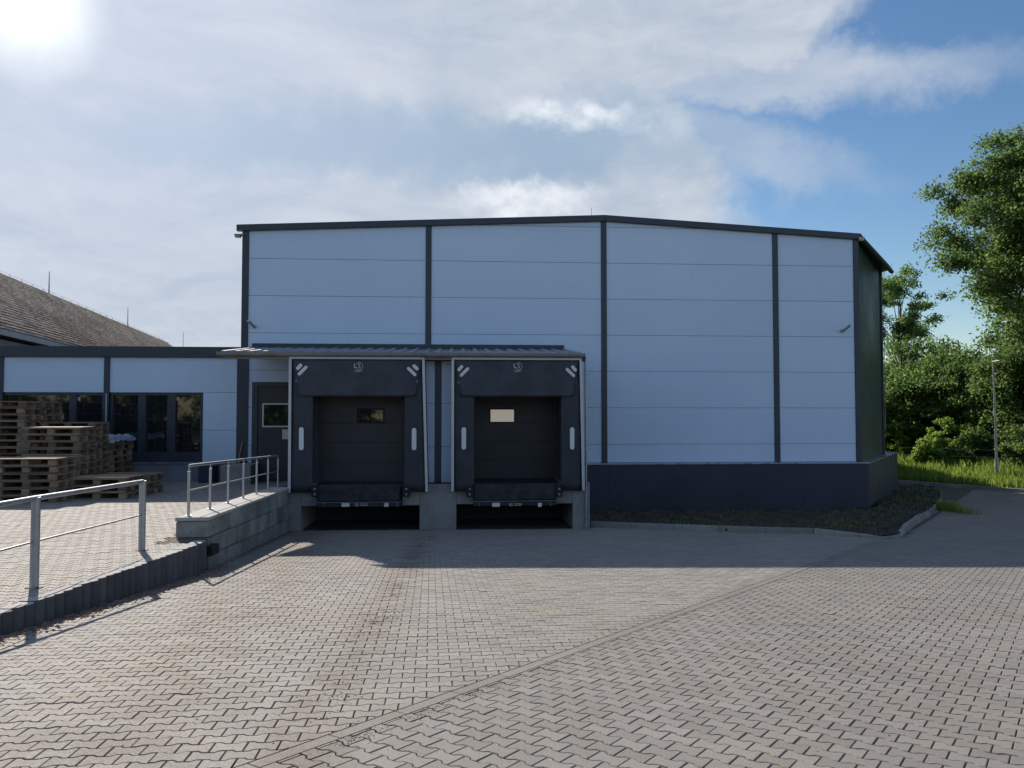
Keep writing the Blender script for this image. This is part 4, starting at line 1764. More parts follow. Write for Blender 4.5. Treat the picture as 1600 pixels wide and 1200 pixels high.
leveler(0, voids[0], 'dark steel dock leveler under the left dock seal')
leveler(1, voids[1], 'dark steel dock leveler under the right dock seal')
bump = [(486.5, 497.5), (629.5, 640.5), (728.5, 739.5), (868.5, 878.5)]
labs = ['black rubber bumper at the left side of the left dock', 'black rubber bumper at the right side of the left dock',
        'black rubber bumper at the left side of the right dock', 'black rubber bumper at the right side of the right dock']
for (p0_, p1_), lb in zip(bump, labs):
    s0, z1 = fp(p0_, 758.5, SD)
    s1, z0 = fp(p1_, 776, SD)
    t = thing('dock_bumper', tuple(W((s0 + s1) / 2, SD, z0)), lb, 'bumper', 'rubber bumpers at the docks')
    b = B()
    fbox(b, s0, s1, CDp, SD + 0.03, z0, z1)
    b.obj('rubber_block', 'rubber', t, bevel=0.01)
    b = B()
    for f_ in (0.22, 0.7):
        z = z0 + (z1 - z0) * f_
        b.tube([W((s0 + s1) / 2, SD + 0.03, z), W((s0 + s1) / 2, SD + 0.036, z)], 0.022, 10)
    b.obj('bolt', 'steel', t)

# ------------------------------------------------------------------ canopy over docks and door
can = thing('dock_canopy', tuple(W(-2, 2.9, 1.3)), 'low ribbed metal canopy with a gutter over both docks and the side door', 'canopy')
CD1 = 3.04
cL, cR = fp(343, 552, CD1)[0], fp(911, 556, CD1)[0]
zb0, zf0 = fp(640, 545, 0.0)[1], fp(640, 553.0, CD1)[1] + 0.03
b = B()
b.prism([W(cL, 0.0, zb0 - 0.03), W(cR, 0.0, zb0 - 0.03), W(cR, CD1 - 0.06, zf0 - 0.03), W(cL, CD1 - 0.06, zf0 - 0.03)], (0, 0, 0), (0, 0, 0.012))
b.obj('metal_sheet', 'roofsheet', can)
nr = int((cR - cL) / 0.30)
for q in range(nr + 1):
    s = cL + 0.06 + (cR - cL - 0.12) * q / nr
    b = B()
    pr = [(s - 0.07, 0), (s - 0.035, 0.045), (s + 0.035, 0.045), (s + 0.07, 0)]
    vs = [W(x, 0.0, zb0 - 0.0175 + h_) for x, h_ in pr] + [W(x, CD1 - 0.035, zf0 - 0.0175 + h_) for x, h_ in pr]
    b.add(vs, [(0, 1, 2, 3), (7, 6, 5, 4), (0, 4, 5, 1), (1, 5, 6, 2), (2, 6, 7, 3), (3, 7, 4, 0)])
    b.obj('sheet_rib', 'roofsheet', can)
b = B()
prof = []
for q in range(9):
    a = R(180 + 180 * q / 8)
    prof.append((CD1 + 0.045 + 0.062 * math.cos(a), zf0 - 0.045 + 0.062 * math.sin(a)))
prof = [(CD1 - 0.017, zf0 - 0.0)] + prof + [(CD1 + 0.107, zf0 - 0.02), (CD1 + 0.095, zf0 - 0.02)] + [(CD1 + 0.045 + 0.05 * math.cos(R(360 - 180 * q / 8)), zf0 - 0.045 + 0.05 * math.sin(R(360 - 180 * q / 8))) for q in range(9)] + [(CD1 - 0.005, zf0)]
gl, gr = cL - 0.06, cR + 0.03
vs = [W(gl, d_, z) for d_, z in prof] + [W(gr, d_, z) for d_, z in prof]
m_ = len(prof)
b.add(vs, [(i_, (i_ + 1) % m_, (i_ + 1) % m_ + m_, i_ + m_) for i_ in range(m_)])
b.obj('gutter', 'soffit', can)
b = B()
fbox(b, gl, gl + 0.012, CD1 - 0.02, CD1 + 0.11, zf0 - 0.11, zf0 + 0.0)
fbox(b, gr - 0.012, gr, CD1 - 0.02, CD1 + 0.11, zf0 - 0.11, zf0 + 0.0)
b.obj('gutter_end', 'trim', can)
# fascia board behind the gutter and the soffit
b = B()
fbox(b, cL + 0.02, cR - 0.02, CD1 - 0.10, CD1 - 0.022, zf0 - 0.16, zf0 - 0.035)
b.obj('fascia_board', 'soffit', can)
b = B()
b.prism([W(cL + 0.02, 0.04, zb0 - 0.15), W(cR - 0.02, 0.04, zb0 - 0.15), W(cR - 0.02, CD1 - 0.10, zf0 - 0.15), W(cL + 0.02, CD1 - 0.10, zf0 - 0.15)], (0, 0, 0), (0, 0, 0.02))
b.obj('soffit_board', 'soffit', can)
b = B()
b.prism([W(cL + 0.02, 0, zb0 - 0.15), W(cL + 0.02, CD1 - 0.1, zf0 - 0.15), W(cL + 0.02, CD1 - 0.1, zf0 - 0.04), W(cL + 0.02, 0, zb0 - 0.04)], tuple(FU * 0), tuple(FU * 0.02))
b.obj('side_fascia', 'trim', can)
b = B()
fbox(b, fp(394.5, 541)[0], fp(881, 541)[0], 0.001, 0.045, zb0 - 0.0, fp(640, 538.0)[1])
b.obj('wall_flashing', 'trim', can)

# ------------------------------------------------------------------ side door left of the docks
dr_ = thing('side_door', tuple(W(fp(430, 700)[0], 0.03, -1.83)), 'dark steel door with a white framed window beside the left dock', 'door')
d0s, dz1 = fp(394.5, 597, 0.02)
d1s = fp(475, 650, 0.02)[0]
b = B()
fbox(b, d0s, d0s + 0.15, 0.002, 0.06, -1.83, dz1)
fbox(b, d1s - 0.1, d1s, 0.002, 0.06, -1.83, dz1)
fbox(b, d0s + 0.15, d1s - 0.1, 0.002, 0.06, dz1 - 0.12, dz1)
b.obj('door_frame', 'trim', dr_, bevel=0.004)
b = B()
fbox(b, d0s + 0.155, d1s - 0.105, 0.003, 0.035, -1.82, dz1 - 0.125)
leaf = b.obj('door_leaf', 'doorleaf', dr_, bevel=0.003)
wl, wz1 = fp(410, 630, 0.05)
wr, wz0 = fp(456, 667.5, 0.05)
b = B()
for (x0, x1, y0, y1) in ((wl, wr, wz0, wz0 + 0.04), (wl, wr, wz1 - 0.04, wz1), (wl, wl + 0.04, wz0 + 0.04, wz1 - 0.04), (wr - 0.04, wr, wz0 + 0.04, wz1 - 0.04)):
    fbox(b, x0, x1, 0.036, 0.056, y0, y1)
b.obj('window_frame', 'alu', leaf)
b = B()
fbox(b, wl + 0.04, wr - 0.04, 0.036, 0.044, wz0 + 0.04, wz1 - 0.04)
b.obj('window_pane', 'glassdark', leaf)
b = B()
sa, za = fp(441, 671, 0.05)
fbox(b, sa, sa + 0.2, 0.036, 0.040, za - 0.26, za)
b.obj('paper_notice', 'paper', leaf)

# ------------------------------------------------------------------ low building on the left
low = thing('low_building', tuple(W(-10.5, 0, -1.83)), 'low white panelled building with dark framed windows left of the hall', 'building')
lR = fp(370, 650)[0]
lL = fp(-160, 650)[0]
zt = fp(100, 541)[1]
zfb = fp(100, 558)[1]
b = B()
fbox(b, lL, sLw - 0.003, 0.0, 0.09, zfb, zt)
b.obj('roof_fascia', 'trim', low, bevel=0.008)
b = B()
fbox(b, lL, sLw - 0.003, -9, -0.001, zt - 0.12, zt - 0.02)
b.obj('roof', 'roofsheet', low)
# windows: openings
zw1 = fp(100, 613)[1]
zw0 = fp(240, 722)[1]
wins = [(fp(-140, 650)[0], fp(163, 650)[0]), (fp(171.5, 650)[0], fp(317, 650)[0])]
pls = [(fp(-1, 600)[0] - 0.0, fp(5.5, 600)[0]), (fp(163, 600)[0], fp(171.5, 600)[0]), (lR, fp(388.5, 600)[0])]
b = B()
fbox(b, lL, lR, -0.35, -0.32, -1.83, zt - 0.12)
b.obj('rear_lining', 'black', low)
# panels above windows
for a, c in ((lL, pls[0][0]), (pls[0][1], pls[1][0]), (pls[1][1], lR)):
    zmid = fp(340, 613.8)[1]
    b = B()
    fbox(b, a + 0.003, c - 0.003, -0.3, 0.0, zw1 + 0.004, zfb)
    b.obj('wall_panel', 'panel', low)
zj = [fp(340, 723)[1], fp(340, 672)[1], zw1]
for z0, z1 in zip(zj, zj[1:]):
    b = B()
    fbox(b, wins[1][1] + 0.004, lR - 0.003, -0.3, 0.0, z0 + 0.004, z1 - 0.003)
    b.obj('wall_panel', 'panel', low)
for q, (a, c) in enumerate(pls):
    b = B()
    fbox(b, a, c, -0.1, 0.04, -1.83, zfb)
    b.obj('joint_trim', 'trim', low, bevel=0.004)
b = B()
fbox(b, lL, lR, -0.3, -0.004, -1.9, fp(240, 724.5)[1])
M['pale_plinth'] = mat('pale_plinth_plaster', (0.17, 0.19, 0.23), 0.85, var=0.15, vscale=2)
b.obj('plinth', 'pale_plinth', low)
b = B()
fbox(b, lL, lR - 0.003, 0.002, 0.05, fp(240, 724.5)[1], fp(240, 722)[1])
b.obj('sill_strip', 'flash', low)


def window(a, c, mull, dark, lab):
    fw_ = 0.075
    fr2 = B()
    fbox(fr2, a, c, -0.14, -0.02, zw1 - fw_, zw1)
    fbox(fr2, a, c, -0.14, -0.02, zw0, zw0 + 0.26 if dark else zw0 + fw_)
    fbox(fr2, a, a + fw_, -0.139, -0.021, zw0, zw1 - fw_)
    fbox(fr2, c - fw_, c, -0.139, -0.021, zw0, zw1 - fw_)
    for m0, m1 in mull:
        fbox(fr2, m0, m1, -0.139, -0.021, zw0 + 0.05, zw1 - fw_)
    wf = fr2.obj('window', 'trim', low, label=lab)
    xs2 = [a + fw_] + [v_ for m0, m1 in mull for v_ in (m0, m1)] + [c - fw_]
    for q in range(0, len(xs2), 2):
        b = B()
        fbox(b, xs2[q], xs2[q + 1], -0.11, -0.10, zw0 + (0.26 if dark else fw_), zw1 - fw_)
        b.obj('window_pane', 'glassdark', wf)
    return wf


S1 = lambda px_: fp(px_, 660)[0]
w1 = window(wins[0][0], wins[0][1], [(S1(-3), S1(4)), (S1(107), S1(118))], False, 'long window behind the pallets')
w2 = window(wins[1][0], wins[1][1], [(S1(214.5), S1(227)), (S1(260.5), S1(273.5))], True, 'three part window beside the hall corner')
for px_, wf in ((123, w1), (277.5, w2)):
    s, z = fp(px_, 623, -0.09)
    b = B()
    fbox(b, s - 0.04, s + 0.04, -0.098, -0.094, z - 0.05, z + 0.05)
    b.obj('sticker', 'paper', wf)
# thin white cable strip by the window
b = B()
s = fp(165.5, 650, 0.05)[0]
fbox(b, s - 0.012, s + 0.012, 0.042, 0.052, fp(165, 722)[1] + 0.0, fp(165, 615)[1])
b.obj('cable_strip', 'alu', low)
# small leaning pipe and concrete step at the hall corner
b = B()
p0 = W(fp(371, 712, 0.3)[0], 0.12, fp(371, 712)[1])
p1 = W(fp(376, 690, 0.3)[0], 0.12, fp(376, 690)[1])
b.tube([p0 - Vector((0.03, 0, 0.9)), p0, p1], 0.014, 6)
tag(b.obj('bent_pipe', 'steel'), 'thin bent steel pipe standing by the dark corner of the hall', 'pipe')
b = B()
s0, z1 = fp(344, 727, 0.9)
s1 = fp(392, 727, 0.9)[0]
fbox(b, s0, s1, 0.06, 0.9, -1.86, z1)
tag(b.obj('entrance_step', 'concrete', bevel=0.015), 'pale concrete step in front of the dark side door', 'step')
b = B()
s0, z1 = fp(309, 728, 0.5)
s1 = fp(332, 748, 0.5)[0]
fbox(b, s0, s1, 0.02, 0.45, -1.86, z1)
tag(b.obj('utility_box', 'plinth', bevel=0.015), 'small dark box standing against the low building beside the step', 'box')

# ------------------------------------------------------------------ old building with clay roof
old = thing('old_building', (-13.5, 40, -3), 'old building with a long weathered clay tile roof behind the low building', 'building')


def ridge(y):
    return Vector((-12.8 - 0.229 * y, y, 5.16))


def eave(y):
    return Vector((-9.64 - 0.229 * y, y, 2.31))


Y0, Y1 = 20.8, 60.5
HIP = 3.4
nrow = 24
V, Fq = [], []
rr = random.Random(2)
for r_ in range(nrow):
    f0, f1 = r_ / nrow, (r_ + 1.25) / nrow          # from eave up
    ymax = Y1 - HIP * f0
    y = Y0 + (0.12 if r_ % 2 else 0)
    while y < ymax:
        ye = min(y + 0.24, ymax + 0.1)
        dz = rr.uniform(0, 0.02)
        ab = [eave(y).lerp(ridge(y), f0), eave(ye - 0.004).lerp(ridge(ye - 0.004), f0), eave(ye - 0.004).lerp(ridge(ye - 0.004), min(f1, 1)), eave(y).lerp(ridge(y), min(f1, 1))]
        up = Vector((0.115, 0, 0.135))
        n0 = len(V)
        V += [tuple(ab[0] + up + Vector((0, 0, dz))), tuple(ab[1] + up + Vector((0, 0, dz))), tuple(ab[2]), tuple(ab[3]), tuple(ab[0] + up * 0.72), tuple(ab[1] + up * 0.72)]
        Fq += [(n0, n0 + 1, n0 + 2, n0 + 3), (n0 + 4, n0 + 5, n0 + 1, n0)]
        y += 0.24
o = link('roof_tiles', fastmesh('roof_tiles', np.array(V) - np.array([-13.5, 40, -3]), Fq, 'tile'), old, kind='stuff')
b = B()
wls = [eave(Y0), eave(Y1), eave(Y1) + Vector((-6.3, 0, 0)), eave(Y0) + Vector((-6.3, 0, 0))]
rA, rB = ridge(Y0), ridge(Y1 - HIP)
e0, e1, e2, e3 = [p + Vector((0, 0, -0.05)) for p in wls]
lo = Vector((0, 0, -0.06))
b.add([e0, e1, e2, e3, rA + lo, rB + lo], [(0, 1, 5, 4), (1, 2, 5), (2, 3, 4, 5), (3, 0, 4), (0, 3, 2, 1)])
b.obj('roof_deck', 'bark', old)
b = B()
b.prism([eave(Y0) + Vector((0.09, 0, -0.10)), eave(Y1) + Vector((0.09, 0, -0.10)), eave(Y1) + Vector((0.09, 0, 0.07)), eave(Y0) + Vector((0.09, 0, 0.07))], (0, 0, 0), (-0.06, 0, 0))
b.obj('eave_board', 'plaster', old)
b = B()
b.prism([p + Vector((-0.35 if i_ < 2 else 0.35, 0, -5)) for i_, p in enumerate(wls)], (0, 0, 0), (0, 0, 4.86))
b.obj('wall', 'plaster', old)
b = B()
yv = Y0
while yv < Y1 - HIP:
    p = ridge(yv)
    b.tube([p + Vector((0, 0, 0.02)), ridge(min(yv + 0.37, Y1 - HIP)) + Vector((0, 0, 0.0))], 0.10, 6)
    yv += 0.38
b.tube([ridge(Y1 - HIP), eave(Y1)], 0.09, 6)
b.obj('ridge_tiles', 'tile', old, kind='stuff')
b = B()
yv = Y0 + 1
while yv < Y1 - HIP:
    p = ridge(yv)
    b.tube([p, p + Vector((0, 0, 0.22))], 0.012, 4)
    yv += 1.15
b.tube([ridge(Y0) + Vector((0, 0, 0.22)), ridge(Y1 - HIP) + Vector((0, 0, 0.22))], 0.008, 4)
b.obj('ridge_wire', 'steel', old)
for (px_, py0_, py1_, lb) in ((73, 424, 462, 'tall lightning rod on the tiled ridge, nearest of the three'), (197.5, 480, 508, 'lightning rod on the tiled ridge, second from the left')):
    # find the ridge point on this column
    best = min((abs(800 + F * ridge(y_).x / y_ - px_), y_) for y_ in np.arange(20, 60, 0.05))
    p = ridge(best[1])
    top = at(px_, py0_, best[1])
    b = B()
    b.tube([p, (p.x, p.y, top.z)], [0.035, 0.014], 6)
    tag(b.obj('lightning_rod', 'steel'), lb, 'lightning rod', 'lightning rods on the old roof')
p = at(286, 545, 58.0)
b = B()
b.tube([(p.x, p.y, 2.0), (p.x, p.y, at(286, 519, 58.0).z)], [0.035, 0.016], 6)
tag(b.obj('lightning_rod', 'steel'), 'faint lightning rod right of the end of the tiled roof', 'lightning rod')

# ------------------------------------------------------------------ pallets
def pallet_protos():
    defs = {}
    def mk(name, x0, x1, y0, y1, z0, z1):
        b = B()
        b.box(x0, x1, y0, y1, z0, z1)
        me = bpy.data.meshes.new(name)
        me.from_pydata(b.v, [], b.f)
        me.materials.append(M['wood'])
        me.update()
        return me
    L_, Wd = 1.2, 0.8
    parts = []
    wide = mk('deck_board', -L_ / 2, L_ / 2, -0.0725, 0.0725, 0.122, 0.144)
    nar = mk('deck_board', -L_ / 2, L_ / 2, -0.05, 0.05, 0.122, 0.144)
    for y_, me in ((-Wd / 2 + 0.0725, wide), (-0.1985, nar), (0, wide), (0.1985, nar), (Wd / 2 - 0.0725, wide)):
        parts.append(('deck_board', me, (0, y_, 0)))
    cr = mk('cross_board', -0.0725, 0.0725, -Wd / 2, Wd / 2, 0.100, 0.1215)
    for x_ in (-L_ / 2 + 0.0725, 0, L_ / 2 - 0.0725):
        parts.append(('cross_board', cr, (x_, 0, 0)))
    bl_ = mk('block', -0.0725, 0.0725, -0.0725, 0.0725, 0.0225, 0.0995)
    bn_ = mk('block', -0.0725, 0.0725, -0.05, 0.05, 0.0225, 0.0995)
    for x_ in (-L_ / 2 + 0.0725, 0, L_ / 2 - 0.0725):
        for y_, me in ((-Wd / 2 + 0.05, bn_), (0, bl_), (Wd / 2 - 0.05, bn_)):
            parts.append(('block', me, (x_, y_, 0)))
    bb = mk('base_board', -L_ / 2, L_ / 2, -0.05, 0.05, 0, 0.022)
    bw = mk('base_board', -L_ / 2, L_ / 2, -0.0725, 0.0725, 0, 0.022)
    for y_, me in ((-Wd / 2 + 0.05, bb), (0, bw), (Wd / 2 - 0.05, bb)):
        parts.append(('base_board', me, (0, y_, 0)))
    return parts


PP = pallet_protos()
ORD = ['', 'top', 'second', 'third', 'fourth', 'fifth', 'sixth', 'seventh', 'eighth', 'ninth', 'tenth', 'eleventh', 'twelfth', 'thirteenth', 'fourteenth', 'fifteenth']
random.seed(21)


def pallet_stack(x, y, rot, count, desc, pitch=0.1455, zbase=None, jitter=0.02):
    zb = float(T(x, y)) if zbase is None else zbase
    for q in range(count):
        k2 = count - q
        lb = ('top pallet of ' if k2 == 1 else 'bottom pallet of ' if q == 0 else ORD[k2] + ' pallet from the top of ') + desc
        jx, jy = random.uniform(-jitter, jitter), random.uniform(-jitter, jitter)
        t = thing('wooden_pallet', (x + jx, y + jy, zb + q * pitch), lb, 'pallet', 'wooden pallets stacked on the terrace')
        t.rotation_euler = (0, 0, rot + random.uniform(-0.02, 0.02))
        for nm, me, off in PP:
            c = link(nm, me, t)
            c.location = off
    return zb + count * pitch


# stack positions from the sight lines
def stackpos(pxl, D):
    return (pxl - 800) / F * D


FR = math.atan(0.069)
pallet_stack(stackpos(93, 15.6) - 0.62, 15.9, FR, 6, 'the low reddish stack at the front left', pitch=0.150)
pallet_stack(stackpos(93, 15.6) - 1.85, 15.8, FR, 6, 'the low stack at the left edge, front row', pitch=0.150)
pallet_stack(stackpos(52, 17.6) - 0.6, 17.6, FR, 14, 'the tallest stack, beside the left window', pitch=0.149)
pallet_stack(stackpos(82, 18.55) - 0.6, 18.55, FR, 14, 'the tall stack behind the tallest one', pitch=0.149)
ztop = pallet_stack(stackpos(129, 16.9) - 0.62, 17.15, FR, 10, 'the middle stack with the pale top', pitch=0.149)
pallet_stack(stackpos(160, 18.25) - 0.62, 18.25, FR, 11, 'the stack behind the middle one', pitch=0.145)
zt3 = pallet_stack(stackpos(194, 19.3) - 0.42, 19.3, FR + R(90), 8, 'the narrow wrapped stack nearest the window', pitch=0.149)
xe = stackpos(212, 16.55) - 0.62
ze = pallet_stack(xe, 16.55, FR, 3, 'the low stack behind the railing post', pitch=0.147)
pallet_stack(xe + 0.05, 17.45, FR, 3, 'the low stack just before the window', pitch=0.147)
b = B()
b.box(-0.62, 0.62, -0.42, 0.42, 0, 0.015)
o = b.obj('plywood_sheet', 'ply')
o.location = (xe + 0.02, 16.55, ze + 0.002)
o.rotation_euler = (0, 0, FR)
tag(o, 'brown plywood sheet on the low pallet stack behind the railing post', 'board')
b = B()
b.box(-0.6, 0.6, -0.4, 0.4, 0, 0.012)
o = b.obj('plywood_sheet', 'ply')
o.location = (stackpos(129, 16.9) - 0.62, 17.15, ztop + 0.002)
o.rotation_euler = (0, 0, FR)
tag(o, 'pale thin sheet on top of the middle pallet stack', 'board')
# crumpled plastic wrap over the narrow stack
V, Fq = [], []
nn_ = 22
for j in range(nn_):
    for i_ in range(nn_):
        u, v = i_ / (nn_ - 1) * 2 - 1, j / (nn_ - 1) * 2 - 1
        x, y = u * 0.46, v * 0.66
        drop = max(abs(u), abs(v))
        z = 0.05 + 0.03 * math.sin(u * 7 + v * 5) * math.cos(v * 9) - (0.13 * max(0, drop - 0.88) / 0.12 if drop > 0.88 else 0)
        V.append((x, y, z + random.uniform(-0.012, 0.012)))
for j in range(nn_ - 1):
    for i_ in range(nn_ - 1):
        a = j * nn_ + i_
        Fq.append((a, a + 1, a + nn_ + 1, a + nn_))
o = link('plastic_wrap', fastmesh('plastic_wrap', V, Fq, 'film', False))
o.location = (stackpos(194, 19.3) - 0.42, 19.3, zt3 + 0.0)
o.rotation_euler = (0, 0, FR)
tag(o, 'crumpled clear plastic wrap hanging over the narrow pallet stack', 'plastic wrap')

# ------------------------------------------------------------------ lamp post and wire fence on the right
P = at(1558, 757, 29.4)
zb = -2.66
b = B()
ptop = at(1553.5, 566, 29.4)
lp = thing('lamp_post', (P.x, P.y, zb), 'thin grey lamp post standing in the verge before the trees', 'lamp post')
b.tube([(P.x, P.y, zb - 0.1), (P.x, P.y, zb + 0.9)], 0.065, 12)
b.obj('post_base', 'steel', lp)
b = B()
b.tube([(P.x, P.y, zb + 0.9), (P.x - 0.02, P.y, zb + 3.0), (P.x - 0.05, P.y, ptop.z)], [0.045, 0.036, 0.028], 12)
b.obj('pole', 'steel', lp)
b = B()
b.box(P.x - 0.10, P.x + 0.0, P.y - 0.45, P.y + 0.03, ptop.z, ptop.z + 0.05)
b.obj('lamp_head', 'steel', lp, bevel=0.02)

wf = thing('wire_fence', (19, 32, -2.6), 'thin green wire fence on posts along the trees behind the verge', 'fence')
M['greenwire'] = mat('green_wire', (0.03, 0.10, 0.06), 0.5)
fpts = [Vector((13.5, 37.0, 0)), Vector((16.0, 34.8, 0)), Vector((18.3, 32.7, 0)), Vector((20.6, 30.4, 0)), Vector((22.8, 28.0, 0)), Vector((25.0, 25.4, 0))]
for p in fpts:
    b = B()
    b.tube([(p.x, p.y, -2.9), (p.x, p.y, -1.5)], 0.03, 8)
    b.obj('fence_post', 'greenwire', wf)
for z_ in (-1.55, -1.85, -2.15, -2.45):
    b = B()
    b.tube([(p.x, p.y, z_) for p in fpts], 0.008, 4)
    b.obj('wire', 'greenwire', wf)


# ------------------------------------------------------------------ trees
def leaf_cloud(centres, radii, counts, size, droop=0.0):
    """leaf rhombs spread over twig clusters; returns V, F"""
    Cs = np.repeat(np.asarray(centres), counts, 0)
    Rs = np.repeat(np.asarray(radii), counts, 0)
    n_ = len(Cs)
    d = rng.normal(0, 1, (n_, 3))
    d /= np.linalg.norm(d, axis=1)[:, None]
    rad = np.clip(np.abs(rng.normal(0.58, 0.27, n_)), 0, 1.2)
    pos = Cs + d * rad[:, None] * Rs
    pos[:, 2] -= droop * (d[:, 0] ** 2 + d[:, 1] ** 2) * Rs[:, 2] * rad
    a = rng.normal(0, 1, (n_, 3))
    a /= np.linalg.norm(a, axis=1)[:, None]
    nrm = rng.normal(0, 0.7, (n_, 3)) + np.array([0, 0, 0.7])
    bvec = np.cross(nrm, a)
    bvec /= (np.linalg.norm(bvec, axis=1)[:, None] + 1e-9)
    s = size * rng.uniform(0.6, 1.35, n_)[:, None]
    v0 = pos - a * s * 0.5
    v1 = pos + bvec * s * 0.34
    v2 = pos + a * s * 0.5
    v3 = pos - bvec * s * 0.34
    V_ = np.stack([v0, v1, v2, v3], 1).reshape(-1, 3)
    Fq_ = np.arange(n_ * 4).reshape(-1, 4)
    return V_, Fq_


def tree(name, base, H, crown_c, crown_r, label, leaves, size, m, nclump=60, clump_r=0.9, trunk_r=0.18, gap=0.0, cat='tree', group='trees at the edge of the wood', seed=0, lowest=None):
    global rng
    keep = rng
    rng = np.random.default_rng(100 + seed)
    rd = random.Random(200 + seed)
    t = thing(name, base, label, cat, group)
    base = Vector(base)
    crown_c = Vector(crown_c)
    # clump centres: near the shell and inside the crown, unevenly
    cents = []
    tries = 0
    while len(cents) < nclump and tries < 20000:
        tries += 1
        d = Vector((rd.gauss(0, 1), rd.gauss(0, 1), rd.gauss(0, 1))).normalized()
        rr_ = rd.uniform(0.25, 1.0) ** 0.5
        lump = 1 + 0.28 * math.sin(d.x * 5.1 + seed) * math.cos(d.z * 4.3 + seed * 2) + 0.15 * math.sin(d.y * 9 + d.z * 7 + seed)
        p = Vector((d.x * crown_r[0], d.y * crown_r[1], d.z * crown_r[2])) * rr_ * lump + crown_c
        if lowest is not None and p.z < lowest:
            continue
        if math.sin(p.x * 1.9 + seed) * math.sin(p.z * 2.1 + seed * 3) * math.sin(p.y * 1.3) > 0.45 - gap:
            continue
        cents.append(p)
    rads = [(clump_r * rd.uniform(0.6, 1.35), clump_r * rd.uniform(0.6, 1.35), clump_r * rd.uniform(0.4, 0.85)) for _ in cents]
    # trunk and limbs
    b = B()
    tt_ = crown_c + Vector((0, 0, crown_r[2] * 0.55))
    pts = [base + Vector((0, 0, -0.3))]
    for q in range(1, 8):
        f_ = q / 7
        pts.append(base.lerp(tt_, f_) + Vector((rd.uniform(-1, 1), rd.uniform(-1, 1), 0)) * 0.05 * H * f_ * (1 - f_))
    b.tube(pts, [trunk_r * (1 - 0.85 * q / 7) + 0.01 for q in range(8)], 9)
    b.obj('trunk', 'bark', t)
    b = B()
    for ci, p in enumerate(cents):
        if ci % 2 and nclump > 40:
            continue
        f_ = min(0.95, max(0.15, (p.z - base.z) / (tt_.z - base.z) - rd.uniform(0.1, 0.3)))
        st = base.lerp(tt_, f_)
        k0 = min(6, int(f_ * 7))
        st = pts[k0].lerp(pts[k0 + 1], f_ * 7 - k0)
        mid = st.lerp(p, 0.5) + Vector((rd.uniform(-.2, .2), rd.uniform(-.2, .2), rd.uniform(0.0, 0.35)))
        r0 = trunk_r * (1 - f_) * 0.4 + 0.018
        b.tube([st, mid, p], [r0, r0 * 0.6, 0.008], 5, cap=False)
        for _ in range(3):
            e = p + Vector((rd.gauss(0, 1), rd.gauss(0, 1), rd.gauss(0, 0.6))) * clump_r * 0.55
            b.tube([mid.lerp(p, 0.6), e], [r0 * 0.4, 0.005], 4, cap=False)
    b.obj('limbs', 'bark', t)
    per = max(8, int(leaves / len(cents)))
    cnt = [max(4, int(per * rd.uniform(0.5, 1.5))) for _ in cents]
    V_, F_ = leaf_cloud([tuple(c_) for c_ in cents], rads, cnt, size, 0.25)
    V_ = V_ - np.array(base)
    link('crown', fastmesh('crown', V_, F_, m), t, kind='stuff')
    rng = keep
    return t


# big near tree on the right
D = 27.0
c = at(1690, 352, D)
tree('broadleaf_tree', (c.x + 0.6, D, -2.55), 13, (c.x, D, c.z), (4.4, 3.8, 4.6), 'largest tree, its broad leafy crown reaching in from the right edge', 170000, 0.115, 'leaf_a', nclump=260, clump_r=0.85, trunk_r=0.32, seed=1, gap=0.12)
c = at(1640, 560, 33.0)
tree('broadleaf_tree', (c.x + 1.2, 33.0, -2.55), 7, (c.x + .2, 33.0, 1.2), (3.2, 2.2, 3.8), 'lighter green drooping tree behind the lamp post', 70000, 0.12, 'leaf_a', nclump=150, clump_r=0.75, trunk_r=0.18, seed=2, gap=0.05, lowest=-2.2)
# slender open tree by the hall corner
c = at(1408, 500, 44.0)
tree('slender_tree', (c.x, 44.0, -2.5), 9, (c.x - 0.1, 44.0, 5.6), (2.1, 1.6, 2.6), 'slender open tree rising above the wood next to the hall corner', 17000, 0.13, 'leaf_b', nclump=60, clump_r=0.6, trunk_r=0.12, seed=3, gap=0.25)
# dark wood
spec = [
    (1395, 38.0, 2.2, (2.3, 2.0, 3.4), 'dark bushy tree close to the far corner of the hall', 'leaf_b'),
    (1440, 40.5, 3.2, (2.4, 2.2, 4.2), 'dark tree right of the slender tree, in the wood', 'leaf_b'),
    (1480, 38.5, 2.7, (2.4, 2.0, 3.9), 'dark rounded tree in the middle of the wood', 'leaf_b'),
    (1520, 36.5, 3.0, (2.4, 2.0, 4.0), 'dark tree behind the lamp post, under the big crown', 'leaf_b'),
    (1585, 36.0, 3.6, (2.9, 2.2, 4.6), 'dark tree behind the drooping tree at the right edge', 'leaf_b'),
    (1650, 34.5, 4.5, (2.9, 2.2, 5.0), 'tall dark tree cut off by the right edge', 'leaf_b'),
    (1415, 47.0, 3.2, (3.5, 2.0, 4.0), 'far tree seen dimly through the wood by the hall', 'leaf_b'),
    (1510, 47.0, 3.4, (3.8, 2.0, 4.4), 'far tree seen dimly through the middle of the wood', 'leaf_b'),
]
for k_, (px_, D, topz, cr_, lb, m_) in enumerate(spec):
    x = (px_ - 800) / F * D
    tree('broadleaf_tree', (x, D, -2.5), 8, (x, D, topz - cr_[2] * 0.9), cr_, lb, 30000, 0.145, m_, nclump=110, clump_r=0.85, trunk_r=0.14, seed=10 + k_, gap=0.0, lowest=-2.3)
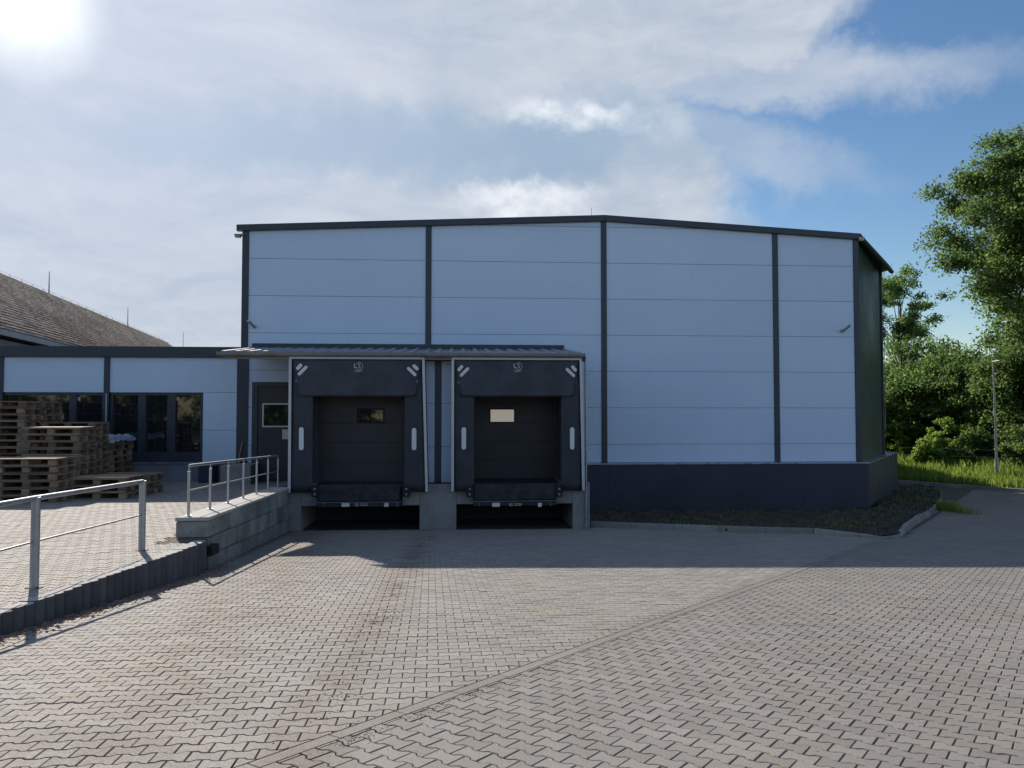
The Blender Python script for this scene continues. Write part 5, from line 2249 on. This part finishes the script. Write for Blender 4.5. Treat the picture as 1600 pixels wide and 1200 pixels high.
# bright shrubs in front
shr = [(1470, 33.6, -1.25, (0.75, 0.6, 1.1), 'bright fresh green shrub in the grass, left of the lamp post'),
       (1500, 34.0, -1.5, (0.7, 0.6, 0.85), 'bright leafy shrub between its taller neighbour and the lamp post'),
       (1403, 36.0, -1.55, (0.5, 0.5, 0.9), 'small bright shrub beside the hall plinth'),
       (1448, 33.2, -1.9, (0.6, 0.5, 0.6), 'low yellow green bush at the back of the grass')]
for k_, (px_, D, cz_, cr_, lb) in enumerate(shr):
    x = (px_ - 800) / F * D
    tree('shrub', (x, D, -2.5), 1.6, (x, D, cz_), cr_, lb, 3800, 0.10, 'leaf_c', nclump=24, clump_r=0.26, trunk_r=0.03, seed=40 + k_, cat='shrub', group='shrubs in the verge', lowest=-2.4)
for k_, (px_, D) in enumerate([(1425, 37.5), (1535, 33.0), (1575, 32.5), (1600, 31.0), (1555, 34)]):
    x = (px_ - 800) / F * D
    tree('bush', (x, D, -2.5), 1.4, (x, D, -1.7), (1.1, 0.9, 0.9), ['dark undergrowth bush left of the bright shrubs', 'dark bush just left of the lamp post', 'dark bush just right of the lamp post', 'bush at the right edge behind the kerb', 'bush hidden behind the lamp post foot'][k_], 7000, 0.11, 'leaf_b' if k_ % 2 else 'leaf_a', nclump=30, clump_r=0.4, trunk_r=0.04, seed=60 + k_, cat='bush', group='undergrowth at the foot of the wood', lowest=-2.5)

# wood far beyond: one mass nobody could count
cs, rs_ = [], []
rd = random.Random(9)
for _ in range(420):
    y = rd.uniform(50, 85)
    x = rd.uniform(0.25, 0.9) * y
    z = rd.uniform(-3, 3.6)
    cs.append((x, y, z))
    rs_.append((1.9, 1.6, 1.2))
V_, F_ = leaf_cloud(cs, rs_, [120] * len(cs), 0.42, 0.1)
link('far_wood', fastmesh('far_wood', V_, F_, 'leaf_b'), kind='stuff')

# trees on the far side of the yard, behind the camera: seen only mirrored in panes
M['leaf_d'] = leaf_mat('opposite_broadleaf', (0.035, 0.062, 0.022), (0.075, 0.115, 0.034), 0.3)
cs, rs_ = [], []
rd = random.Random(31)
for k_ in range(420):
    x = rd.uniform(-42, 42)
    y = -28 - rd.uniform(0, 6)
    top = 4.2 + 1.6 * math.sin(x * 0.55) + 0.9 * math.sin(x * 1.3 + 1)
    cs.append((x, y, rd.uniform(-1.6, top)))
    rs_.append((1.7, 1.4, 1.2))
V_, F_ = leaf_cloud(cs, rs_, [110] * len(cs), 0.45, 0.1)
link('opposite_wood', fastmesh('opposite_wood', V_, F_, 'leaf_d'), kind='stuff')
